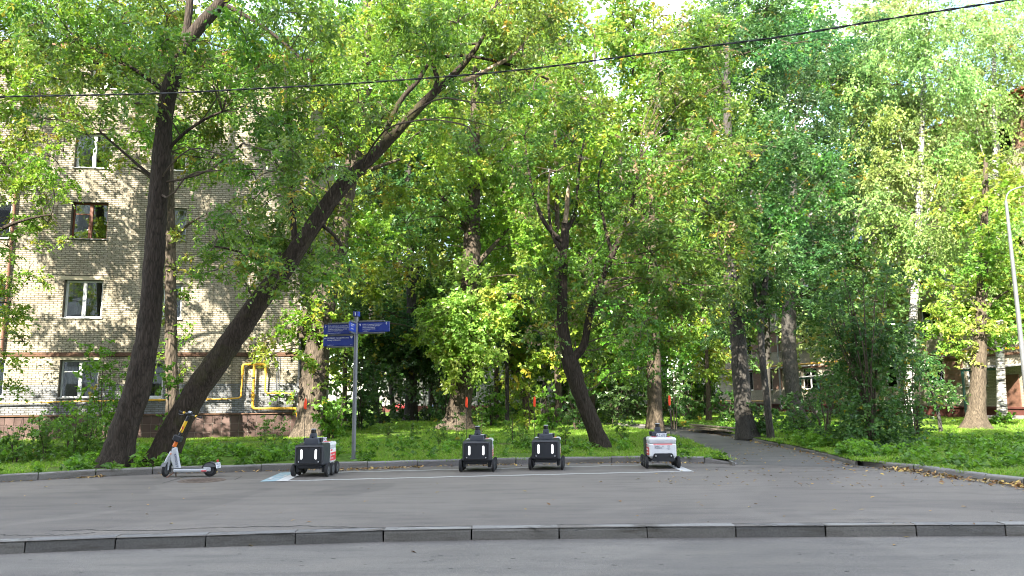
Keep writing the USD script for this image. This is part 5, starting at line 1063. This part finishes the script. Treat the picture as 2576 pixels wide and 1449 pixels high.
def robot(loc, rz, label, plate, slogan, panel=M_RED, style=0):
    t = thing('delivery_robot', loc, rz, label=label, cat='delivery robot', group='delivery robots on the painted bay')
    fr = rhull(corners(-.235, .235, -.405, -.40, .255, .555) + corners(-.243, .243, -.08, -.04, .245, .578), .045, 2)
    sh = obj('front_shell', fr, M_BLACK, t, smooth=45)
    obj('front_rim', face(rrect(.465, .315, .05, 0, .405).difference(rrect(.445, .295, .042, 0, .405)), .006, -.4535), M_GLOSSBLACK, sh)
    obj('camera', [T(lathe([(0, .0), (.014, .0), (.018, -.006), (.018, .02), (0, .02)], 14, 'y'), (x, -.449, z)) for x, z in ((0, .538), (-.19, .285), (.19, .285))], M_GLOSSBLACK, sh, smooth=40)
    for x in (-.140, .140): obj('eye_light', face(rrect(.040, .180, .0199, x, .425), .008, -.4575), M_EYE, t)
    for x in (-.19, .19): obj('headlight', T(trimesh.creation.icosphere(2, .010), (x, -.456, .286)), M_WHITE, t, smooth=True)
    wb = rhull(corners(-.235, .235, .02, .40, .27, .47) + corners(-.21, .21, .02, .36, .235, .3), .040, 2)
    by = obj('body', wb, M_BODYWHITE, t, smooth=45)
    obj('seam', rhull(corners(-.238, .238, .02, .403, .515, .528), .032, 2), M_PALEGREY, by, smooth=45)
    ld = obj('lid', rhull(corners(-.238, .238, .0, .395, .572, .585), .042, 2), M_BODYWHITE, t, smooth=45)
    for xa in (-.19, .085): obj('lid_sticker', bx(xa, xa + .105, .06, .36, .6265, .6292), panel, ld)
    obj('belly', [rhull(corners(-.19, .19, -.36, .33, .185, .24), .035, 1)], M_BLACK, t, smooth=45)
    # rear: bumper, lights, lettering
    bumper = Polygon([(-.225, .175), (-.195, .29), (-.17, .312), (.17, .312), (.195, .29), (.225, .175), (.2, .15), (-.2, .15)]).buffer(-.012).buffer(.012)
    bp = obj('rear_bumper', face(bumper, .06, .452, 1), M_BLACK, t)
    for x in (-.155, .155): obj('rear_lamp', T(lathe([(0, .03), (.018, .03), (.028, .012), (.030, 0), (.030, -.02), (0, -.02)], 18, 'y'), (x, .458, .26)), M_GLOSSBLACK, bp, smooth=40); obj('lamp_lens', T(trimesh.creation.icosphere(2, .012), (x, .485, .26)), M_WHITE, bp, smooth=True)
    obj('tail_light', face(sbox(-.19, .487, .19, .498), .006, .4405, 1), M_REDLAMP, t)
    def rtext(s, h, x, z, m, w=None):
        q = text(s, h, w); q.apply_transform(trimesh.transformations.rotation_matrix(np.pi, [0, 0, 1])); q.apply_translation((x, .4425, z)); return q
    obj('lettering', [rtext('Робот', .026, .17, .445, M_NAVY), rtext('Яндекса', .026, .17, .408, M_NAVY), rtext('4', .022, -.108, .434, M_NAVY), rtext('Московский', .009, -.075, .405, M_NAVY), rtext('район', .009, -.095, .39, M_NAVY)], M_NAVY, by)
    obj('emblem', face(rrect(.052, .052, .0255, -.115, .445).difference(rrect(.042, .042, .0205, -.115, .445)), .004, .4415, 1), M_NAVY, by)
    obj('lock', T(lathe([(0, .006), (.015, .006), (.017, 0), (.017, -.01), (0, -.01)], 16, 'y'), (0, .443, .452)), M_PALEGREY, by, smooth=40)
    # stickers on the sides
    for s in (-1, 1):
        x = s * .2753
        st = obj('side_sticker', sideface(rrect(.36, .155, .012, .215, .345), .003, x, s), panel, by)
        obj('side_badge', sideface(rrect(.105, .032, .006, .10, .467), .003, x, s), panel, by)
        ys = .05 if s > 0 else .38
        for k, w in enumerate(slogan):
            if w: obj('side_lettering', side_text(w, .034, x + s * .0032, ys, .362 - .062 * k, s), M_WHITE, st)
        if style:
            for j in range(3): obj('sticker_stripe', bx(x + s * .0032 - .001, x + s * .0032 + .001, .05, .38, .30 + .05 * j, .318 + .05 * j), M_WHITE, st)
    # sensor tower
    bs = Polygon([(-.155, .0), (-.14, .075), (-.12, .092), (.12, .092), (.14, .075), (.155, .0)])
    tw = obj('tower_base', [rhull([(x, y, z) for x, y, z in [(-.13, -.30, .615), (.13, -.30, .615), (-.115, -.285, .70), (.115, -.285, .70), (-.13, -.10, .615), (.13, -.10, .615), (-.115, -.10, .70), (.115, -.10, .70)]], .018, 1)], M_SLATE, t, smooth=40)
    for s in (-1, 1): obj('side_sensor', cbox(s * .155 - .022, s * .155 + .022, -.24, -.13, .645, .725, .008), M_BLACK, tw)
    obj('tower_neck', rhull([(x, y, .72) for x in (-.055, .055) for y in (-.235, -.14)] + [(x, y, .80) for x in (-.042, .042) for y in (-.225, -.15)], .010, 1), M_SLATE, tw, smooth=40)
    obj('neck_camera', T(lathe([(0, 0), (.010, 0), (.012, -.01), (.012, .02), (0, .02)], 12, 'y'), (0, -.245, .735)), M_GLOSSBLACK, tw)
    li = obj('lidar', T(trimesh.creation.cylinder(.047, .072, sections=24), (0, -.187, .846)), M_GLOSSBLACK, t, smooth=40)
    obj('lidar_cap', T(lathe([(0, .011), (.046, .011), (.050, .007), (.050, 0), (0, 0)], 24), (0, -.187, .8825)), M_PALEGREY, li, smooth=40)
    # number plate on the lid
    pl_ = obj('number_plate', [cbox(-.105, .105, .33, .352, .61, .705, .009)], M_BODYWHITE, t)
    f_ = text(plate, .052); w_ = f_.bounds[1][0]; f_.apply_translation((-w_ / 2, .3295, .635))
    r2 = text(plate, .052); r2.apply_transform(trimesh.transformations.rotation_matrix(np.pi, [0, 0, 1])); r2.apply_translation((w_ / 2, .3525, .635))
    obj('plate_number', [f_, r2], M_NAVY, pl_)
    obj('plate_border', [face(rrect(.188, .072, .01, 0, .66).difference(rrect(.182, .066, .008, 0, .66)), .002, .3292), face(rrect(.188, .072, .01, 0, .66).difference(rrect(.182, .066, .008, 0, .66)), .002, .3536, 1)], M_NAVY, pl_)
    # antenna and flag
    an = obj('antenna', tube(np.array([[-.245, .0, .60], [-.247, .002, .95], [-.246, .004, 1.30], [-.244, .006, 1.48]]), .0055, 6), M_CABLE, t)
    fl = np.array([[-.018, 0, 1.28], [.016, 0, 1.265], [.026, 0, 1.33], [.024, 0, 1.43], [.006, 0, 1.475], [-.012, 0, 1.46], [-.022, 0, 1.36]])
    obj('flag', rhull([(-.245 + a * .85, .004 + (i % 2) * .03 - .015, z) for i, (a, _, z) in enumerate(fl)], .007, 1), M_FLAG, an, smooth=40)
    # six wheels and their arms
    for s in (-1, 1):
        obj('suspension_arm', [cbox(s * .245 - .022, s * .245 + .022, -.33, .02, .125, .165, .008), cbox(s * .245 - .022, s * .245 + .022, .022, .33, .135, .175, .008), cbox(s * .235 - .03, s * .235 + .03, -.06, .08, .165, .25, .01), cbox(s * .25 - .028, s * .25 + .028, -.345, -.27, .085, .20, .012)], M_BLACK, t)
        for yw in (-.30, .0, .30):
            w = thing_child(t, 'wheel')
            tyre = T(lathe([(.075, -.028), (.108, -.030), (.118, -.020), (.121, 0), (.118, .020), (.108, .030), (.075, .028)], 32, 'x'), (s * .325, yw, .1215))
            tr_ = [T(bx(-.027, .027, -.004, .004, .117, .1225), (0, 0, 0)) for _ in range(1)]
            wm_ = obj('wheel', tyre, M_RUBBER, t, smooth=40)
            obj('rim', T(lathe([(0, .016), (.03, .022), (.05, .022), (.074, .026), (.078, .020), (.078, -.020), (.074, -.026), (.05, -.022), (.03, -.022), (0, -.016)], 28, 'x'), (s * .325, yw, .1215)), M_HUB, wm_, smooth=40)
            obj('hub_cap', T(lathe([(0, .006), (.014, .006), (.018, 0), (0, 0)], 14, 'x') if s > 0 else lathe([(0, -.006), (.014, -.006), (.018, 0), (0, 0)], 14, 'x'), (s * (.325 + .020), yw, .1215)), M_BLACK, wm_)
    return t
def thing_child(*a): return None
def put(px, py, yaw, yloc):
    """Root of a robot whose axle at local y = yloc stands at the pixel."""
    p = G(px, py, 0.0); return np.array([p[0] + math.sin(yaw) * yloc, p[1] - math.cos(yaw) * yloc, 0.004])
R_ = math.radians
robot(put(781, 1199.5, R_(-3), -.30), R_(-3), 'black fronted delivery robot farthest left, plate A1697, its red stickered side showing', 'А1697', ['Вкусочной—', 'к уруну'])
robot(put(1200, 1187.0, R_(-3), -.30), R_(-3), 'black fronted delivery robot second from left, standing before the golden poplar', 'А1640', ['', ''], style=1)
robot(put(1374, 1182.5, R_(-6), -.30), R_(-6), 'black fronted delivery robot third from left, left of the twisted box elder', 'А1662', ['', ''], panel=M_ORANGE, style=1)
robot(put(1667, 1178.5, R_(178), .30), R_(178), 'delivery robot with its white back to the viewer, plate A1651, rightmost of the four', 'А1651', ['Вернёмся', 'с заказом'])

# ================================================================ KICK SCOOTER
sp_ = G(471, 1199.5, 0)
sc_ = thing('kick_scooter', (sp_[0], sp_[1], .004), 0, label='parked white and yellow electric kick scooter with grey mudguard by the kerb on the left', cat='scooter')
def SZ(zx, zy): return (zx - 587) / 912, (1350 - zy) / 912
dk = obj('deck', cbox(-.25, .40, -.085, .085, .085, .155, .02), M_SCWHITE, sc_)
obj('deck_mat', cbox(-.24, .34, -.075, .075, .1555, .166, .003), M_SCGREY, dk)
obj('side_reflector', cbox(.30, .40, -.094, -.0855, .10, .125, .004), M_RED, dk)
obj('lettering', [T(text('S', .02), (-.05, -.0865, .105))], M_SCGREY, dk) if False else None
def wheel(parent, c, r, w, rz=0.0):
    m = lathe([(r - .045, -w * .9), (r - .012, -w), (r, -w * .45), (r, w * .45), (r - .012, w), (r - .045, w * .9)], 32, 'y'); h = lathe([(0, .022), (.02, .026), (.04, .018), (r - .042, .022), (r - .042, -.022), (.04, -.018), (.02, -.026), (0, -.022)], 28, 'y')
    Mx = trimesh.transformations.translation_matrix(c) @ trimesh.transformations.rotation_matrix(rz, [0, 0, 1]); m.apply_transform(Mx); h.apply_transform(Mx)
    o = obj('wheel', m, M_RUBBER, parent, smooth=40); obj('rim', h, M_HUB, o, smooth=40)
wheel(sc_, (.44, 0, .125), .125, .026)
wheel(sc_, (-.425, 0, .125), .125, .026, math.radians(88))
arc = [(.44 + .152 * math.cos(a), .125 + .152 * math.sin(a)) for a in np.linspace(math.radians(5), math.radians(172), 16)]; inn = [(.44 + .136 * math.cos(a), .125 + .136 * math.sin(a)) for a in np.linspace(math.radians(172), math.radians(5), 16)]
mg = prism(Polygon(arc + inn), .12); mg.apply_transform(trimesh.transformations.rotation_matrix(np.pi / 2, [1, 0, 0])); mg.apply_translation((0, .06, 0))
mgs = prism(Polygon([(.44 + .15 * math.cos(a), .125 + .15 * math.sin(a)) for a in np.linspace(math.radians(20), math.radians(175), 14)] + [(.30, .13), (.36, .165), (.44, .185), (.53, .18)]).buffer(0), .006); mgs.apply_transform(trimesh.transformations.rotation_matrix(np.pi / 2, [1, 0, 0]))
mud = obj('rear_mudguard', [mg, T(mgs, (0, -.054, 0)), T(mgs, (0, .06, 0))], M_SCGREY, sc_)
pm = np.array([.588, 0, .21])
pt = cbox(-.075, .075, -.004, .004, -.055, .055, .003); Mr = trimesh.transformations.translation_matrix(pm) @ trimesh.transformations.rotation_matrix(math.radians(78), [0, 0, 1]) @ trimesh.transformations.rotation_matrix(math.radians(-12), [1, 0, 0]); pt.apply_transform(Mr)
npl = obj('number_plate', pt, M_WHITE, mud)
ln = []
for s_, zz in (('KK0', .006), ('25T', -.046)):
    q_ = text(s_, .038, .12); q_.apply_translation((-.06, -.0045, zz)); q_.apply_transform(Mr); ln.append(q_)
obj('plate_number', ln, M_NAVY, npl)
obj('tail_light', cbox(.560, .588, -.03, .03, .275, .315, .006), M_RED, mud)
obj('deck_bracket', cbox(.32, .47, -.075, -.045, .10, .175, .012), M_SCWHITE, sc_)
head, top = np.array([-.375, 0, .36]), np.array([-.02, 0, 1.20])
ax = (top - head) / np.linalg.norm(top - head)
obj('neck', rhull([(-.17, 0, .17), (-.24, 0, .17), (-.25, 0, .36), (-.32, 0, .38), (-.255, 0, .53), (-.285, 0, .52)], .036, 2), M_SCWHITE, sc_, smooth=45)
nk = text('KK025T', .040, .26); nk.apply_transform(trimesh.transformations.rotation_matrix(math.radians(78), [0, 1, 0])); nk.apply_translation((-.262, -.0375, .43)); obj('neck_lettering', nk, M_NAVY, sc_)
st = obj('stem', tube(np.array([head + ax * .10, head + ax * .35, top - ax * .05]), .026, 14), M_BLACK, sc_, smooth=50)
obj('orange_band', tube(np.array([head + ax * .23, head + ax * .33]), .036, 14), M_ORANGE, st, smooth=50)
obj('yellow_band', tube(np.array([head + ax * .53, head + ax * .76]), .0305, 14), M_SCYELLOW, st, smooth=50)
mk = head + ax * .64; obj('band_mark', [cbox(mk[0] - .012, mk[0] + .016, -.034, -.028, mk[2] - .05, mk[2] + .01, .003)], M_RED, st)
bc = head + ax * .40; obj('lock_box', [T(cbox(-.075, .075, -.07, .06, -.055, .055, .012), bc, (0, math.radians(22), 0))], M_BLACK, sc_)
obj('cable', tube(np.array([bc + [.04, -.05, .05], bc + [.05, -.045, .12], bc + [.075, -.03, .16]]), .006, 6), M_CABLE, sc_)
b0, b1 = np.array([-.275, .12, 1.245]), np.array([.285, -.17, 1.125]); bm = (b0 + b1) / 2
hb = obj('handlebar', tube(np.array([b0 * .45 + bm * .55, bm, b1 * .45 + bm * .55]), .016, 12), M_BLACK, sc_, smooth=50)
for e in (b0, b1):
    obj('grip', tube(np.array([bm + (e - bm) * .62, e]), .019, 12), M_RUBBER, hb, smooth=50); obj('yellow_ring', tube(np.array([bm + (e - bm) * .50, bm + (e - bm) * .60]), .024, 12), M_SCYELLOW, hb, smooth=50)
    obj('brake_lever', tube(np.array([bm + (e - bm) * .50 + [0, -.01, -.02], bm + (e - bm) * .72 + [-.02, -.03, -.045], bm + (e - bm) * .92 + [-.02, -.02, -.04]]), .006, 6), M_GLOSSBLACK, hb)
obj('display', [T(cbox(-.048, .048, -.035, .035, -.02, .025, .01), bm + [0, -.01, .03], (.6, .25, -.3))], M_BLACK, hb)
obj('display_screen', [T(cbox(-.03, .03, -.022, .022, .0255, .0275, .0008), bm + [0, -.01, .03], (.6, .25, -.3))], M_PALEGREY, hb)
obj('fork', [tube(np.array([head + ax * .12, [-.40, -.01, .33], [-.455, -.01, .22], [-.465, 0, .125]]), [.034, .032, .022, .016], 10), tube(np.array([head + ax * .12, [-.36, .01, .33], [-.385, .01, .22], [-.38, 0, .125]]), [.034, .032, .022, .016], 10)], M_SCWHITE, sc_, smooth=50)
fa = np.linspace(math.radians(-20), math.radians(150), 12)
fm = prism(Polygon([(.15 * math.cos(a), .15 * math.sin(a)) for a in fa] + [(.137 * math.cos(a), .137 * math.sin(a)) for a in fa[::-1]]), .09); fm.apply_transform(trimesh.transformations.rotation_matrix(np.pi / 2, [1, 0, 0])); fm.apply_translation((0, .045, 0))
fm.apply_transform(trimesh.transformations.translation_matrix((-.425, 0, .125)) @ trimesh.transformations.rotation_matrix(math.radians(88), [0, 0, 1])); obj('front_mudguard', fm, M_SCGREY, sc_)
obj('front_reflector', cbox(-.335, -.315, -.045, -.036, .42, .455, .004), M_ORANGE, sc_)
obj('kickstand', [tube(np.array([[-.23, -.03, .10], [-.27, -.10, .05], [-.33, -.16, .002]]), .010, 8), tube(np.array([[-.23, .02, .10], [-.235, .03, .05], [-.245, .06, .002]]), .011, 8)], M_RUST, sc_)

# ================================================================ SIGN POST, LAMP, CABLE
gp_ = G(889, 1154.5, Z_LAWN)
sg = thing('direction_sign', (gp_[0], gp_[1], Z_LAWN), R_(-12), label='grey post carrying blue direction boards with white lettering, by the kerb', cat='direction sign')
K = 1013.0
def sx(z): return (z - 1060) / K / math.cos(R_(12))
def sz(z): return (3713 - z) / K - .02
obj('post', [lathe([(.047, 0), (.047, 3.26), (0, 3.26)], 20), T(trimesh.creation.cylinder(.075, .02, sections=20), (0, 0, .01))], M_STEEL, sg, smooth=40)
obj('post_bolt', [T(trimesh.creation.icosphere(1, .008), (0, -.048, z)) for z in (2.57, 2.27, .35, .22)], M_IRON, sg)
cp = obj('post_cap', cbox(-.066, .066, -.066, .066, 3.262, 3.385, .012), M_BLUE, sg); obj('cap_mark', face(sbox(-.014, 3.285, .014, 3.36), .003, -.0688), M_WHITE, cp)
def arrow(cx, cz, s, left=False):
    p = unary_union([LineString([(0, -s), (0, s)]).buffer(s * .16, cap_style=2), LineString([(-s * .62, s * .30), (0, s), (s * .62, s * .30)]).buffer(s * .16, cap_style=2, join_style=2)])
    if left: p = shapely.affinity.rotate(p, 90, origin=(0, 0))
    return shapely.affinity.translate(p, cx, cz)
import shapely.affinity
def board(x0, x1, z0, z1, lines, arr, right, ys=-.012, foot=(), foot2=None, icon=None):
    """Blue board from x0 to x1 whose far end sticks out of two grey rails."""
    b = obj('board', cbox(x0, x1, ys, ys + .024, z0, z1, .010), M_BLUE, sg)
    a, c = (x0 + .11, x1) if not right else (x0, x1 - .12)
    obj('board_rail', [cbox(a, c, ys - .012, ys + .036, z1 + .001, z1 + .038, .006), cbox(a, c, ys - .012, ys + .036, z0 - .038, z0 - .001, .006)], M_STEEL_PALE, b)
    tx = x0 + .115
    m = [T(text(s, h, w), (tx, ys - .0012, z)) for s, h, w, z in lines]
    m += [face(arrow(ax_, az_, .026, l_), .002, ys - .0015) for ax_, az_, l_ in arr]
    m += [T(text(s, .014), (x, ys - .0012, z0 + .022)) for s, x in foot]
    if icon: m.append(face(icon, .002, ys - .0015))
    obj('board_lettering', m, M_WHITE, b)
h_ = .023
u0, u1 = sx(245), -.05
board(u0, u1, sz(795), sz(555), [('ГБУЗ «ДГП № 20» Филиал № 2', h_, .50, sz(610)), ('(Молочно-раздаточный пункт)', h_, .54, sz(648)), ('«Children’s City Polyclinic № 20»', h_ * .9, .48, sz(686)), ('Branch № 2 (Milk Pantry)', h_ * .9, .37, sz(722))], [(u0 + .055, sz(612), False)], False, foot=(('Б. Черкизовская ул., д. 16, корп. 1', u0 + .115),))
board(u0 - .005, u1, sz(1075), sz(840), [('Нотариус города Москвы', .031, .54, sz(895)), ('Notary in Moscow', .031, .33, sz(948))], [(u0 + .055, sz(888), True)], False, foot=(('Ткацкая ул., д. 7', u0 + .11), ('200 м', u1 - .09)), icon=shapely.affinity.translate(Polygon([(-.022, .022), (.022, .022), (.022, -.004), (0, -.028), (-.022, -.004)]).buffer(.004).difference(Polygon([(-.012, .012), (.012, .012), (.0, -.014)])), u1 - .06, sz(868)))
v0, v1 = .05, sx(1880)
board(v0, v1, sz(765), sz(525), [('ГППЦ «Городской психолого-', h_, .50, sz(590)), ('педагогический центр»', h_, .42, sz(626)), ('District Psychological', h_ * .9, .30, sz(664)), ('and Pedagogical Center', h_ * .9, .32, sz(700))], [(v1 - .075, sz(575), False)], True, foot=(('Ткацкая ул., д. 35', v0 + .115),), icon=shapely.affinity.translate(shapely.Point(0, .008).buffer(.018).union(sbox(-.006, -.03, .014, 0)), v0 + .05, sz(585)))
tb = cbox(-.62, -.05, -.012, .012, sz(775), sz(560), .010); tl = [T(text(s, h_, w), (-.52, -.0132, z)) for s, w, z in (('Библиотека', .30, sz(615)), ('Library', .20, sz(655)), ('Ткацкая ул.', .25, sz(720)))]
rl = [cbox(-.5, -.05, -.024, .024, sz(560) + .001, sz(560) + .038, .006), cbox(-.5, -.05, -.024, .024, sz(775) - .038, sz(775) - .001, .006)]
Mt = trimesh.transformations.rotation_matrix(math.radians(87 + 12), [0, 0, 1])
for q_ in [tb] + tl + rl: q_.apply_transform(Mt)
b4 = obj('board', tb, M_BLUE, sg, label='board turned edge on toward the viewer'); obj('board_rail', rl, M_STEEL_PALE, b4); obj('board_lettering', tl, M_WHITE, b4)

yl = 25.0
lp = [D(2592, 1062, yl)] + [D(a, b, yl) for a, b in ((2586, 980), (2578, 880), (2566, 760), (2556, 640), (2546, 540), (2542, 505))]
base = np.array([lp[0][0], lp[0][1], 0]); lx, ly = base[0] - .02, base[1]
lm = thing('street_lamp', (lx, ly, 0), 0, label='pale tapered street lamp post with curved arm at the right edge', cat='street lamp')
zt = D(2542, 505, yl)[2]
obj('post', lathe([(.10, 0.05), (.10, 1.2), (.082, 1.25), (.050, zt), (0, zt)], 20), M_STEEL_PALE, lm, smooth=40)
arm = np.array([[0, 0, zt - .1], [.02, 0, zt + .10], [.12, -.02, zt + .30], [.5, -.05, zt + .46], [1.3, -.1, zt + .58]])
obj('arm', tube(catmull(arm, 16), .026, 10), M_STEEL_PALE, lm, smooth=50); obj('lamp_head', rhull([(1.25, -.1, zt + .58), (1.85, -.13, zt + .64)], [.07, .09], 2), M_PALEGREY, lm, smooth=50)

cab = []
cpx = [(-120, 247), (0, 243.5), (450, 233), (644, 223), (931, 207), (1288, 178), (1621, 136), (1932, 97), (2265, 43), (2542, 0), (2700, -28)]
Pc = np.array([D(a, b, 12.6 - 3.4 * (a / 2576.0)) for a, b in cpx]); Pc = catmull(Pc, 260)
sl = np.r_[0, np.cumsum(np.linalg.norm(np.diff(Pc, axis=0), axis=1))]
ct = thing('overhead_cable', Pc[0], 0, label='black twisted pair of overhead cables slanting across the treetops', cat='cable')
for k in (0, 1):
    ph = sl * 2 * math.pi / .55 + k * math.pi
    obj('strand', tube(Pc - Pc[0] + np.c_[np.zeros(260), np.cos(ph) * .009, np.sin(ph) * .009], .0085, 6), M_CABLE, ct, smooth=60)

# ================================================================ PLANKS, A PASSER-BY, ODD THINGS
pk0, pk1 = G(1740, 1080, Z_LAWN), G(1835, 1090, Z_LAWN)
pd = math.atan2(pk1[1] - pk0[1], pk1[0] - pk0[0]); pk = thing('plank_pile', (pk0[0], pk0[1], Z_LAWN), pd, label='small pile of weathered planks lying beside the path at the thick grey trunk', cat='planks')
Lp = float(np.linalg.norm(pk1 - pk0)) + .1
for k, (o, z, w, a, ln_) in enumerate([(0, .02, .20, 0.0, Lp), (.24, .02, .20, .03, Lp * .95), (.05, .10, .22, -.03, Lp), (.02, .17, .20, .02, Lp * .97), (.20, .135, .18, -.015, Lp)]):
    obj('plank', T(cbox(0, ln_, -w / 2, w / 2, 0, .045, .005), (rng.uniform(-.1, .1), o, z), (0, rng.uniform(-.01, .01), a)), M_PLANK, pk)
def person(loc, rz, label):
    t = thing('person', loc, rz, label=label, cat='person')
    def limb(pts): return [(np.array(p), r) for p, r in pts]
    chains = [[((.09, .03, .04), .045), ((.09, 0, .09), .05), ((.10, .02, .48), .065), ((.09, 0, .90), .09)], [((-.09, -.2, .05), .045), ((-.09, -.16, .10), .05), ((-.10, -.08, .50), .065), ((-.09, 0, .90), .09)], [((.09, -.10, .035), .035), ((.09, .03, .04), .045)], [((-.09, -.32, .035), .035), ((-.09, -.2, .05), .045)],
              [((0, 0, .92), .14), ((0, 0, 1.15), .125), ((0, 0, 1.36), .15)], [((-.14, 0, 1.38), .065), ((.14, 0, 1.38), .065)], [((.19, 0, 1.38), .055), ((.23, .05, 1.10), .043), ((.22, -.06, .88), .033), ((.22, -.09, .80), .03)], [((-.19, 0, 1.38), .055), ((-.23, -.02, 1.10), .043), ((-.22, -.14, .90), .033), ((-.22, -.17, .82), .03)],
              [((0, 0, 1.40), .055), ((0, -.01, 1.52), .05)], [((0, -.01, 1.60), .092), ((0, -.02, 1.68), .098), ((0, -.06, 1.58), .05)]]
    import manifold3d as m3
    S0 = trimesh.creation.icosphere(2, 1.0).vertices
    def hullm(a, ra, b, rb): return m3.Manifold.hull_points(np.vstack([np.asarray(a) + S0 * ra, np.asarray(b) + S0 * rb]))
    def solid(ch, grow=0): return m3.Manifold.batch_boolean([hullm(a, ra + grow, b, rb + grow) for c in ch for (a, ra), (b, rb) in zip(c[:-1], c[1:])], m3.OpType.Add)
    skin = plain('skin', (.45, .27, .19), .6, .3); obj('body', solid(chains), skin, t, smooth=60)
    obj('trousers', solid([[((.10, .01, .12), .06), ((.10, .02, .48), .075), ((.09, 0, .92), .10)], [((-.09, -.15, .13), .06), ((-.10, -.08, .50), .075), ((-.09, 0, .92), .10)], [((-.09, 0, .92), .10), ((.09, 0, .92), .10)]], .008), plain('blue_denim', (.13, .20, .34), .85, .2), t, smooth=60)
    obj('jacket', solid([[((0, 0, .90), .15), ((0, 0, 1.15), .14), ((0, 0, 1.36), .16)], chains[5], [((.19, 0, 1.38), .07), ((.23, .05, 1.10), .058), ((.22, -.05, .92), .048)], [((-.19, 0, 1.38), .07), ((-.23, -.02, 1.10), .058), ((-.22, -.13, .94), .048)]], .006), plain('dark_jacket', (.03, .03, .05), .85, .2), t, smooth=60)
    obj('hair', m3.Manifold.hull_points(np.vstack([np.array([0, .015, 1.67]) + S0 * .102, np.array([0, -.02, 1.72]) + S0 * .085])), M_TWIG, t, smooth=60)
    obj('shoe', solid([[((.09, -.12, .035), .04), ((.09, .04, .045), .05)]]), M_CABLE, t, smooth=60); obj('shoe', solid([[((-.09, -.33, .035), .04), ((-.09, -.19, .055), .05)]]), M_CABLE, t, smooth=60)
q_ = G(1088, 1041, Z_LAWN); person((q_[0], q_[1], Z_LAWN), R_(60), 'person in dark jacket and blue jeans walking far off between the black trunks')
print('leaves', LEAVES)
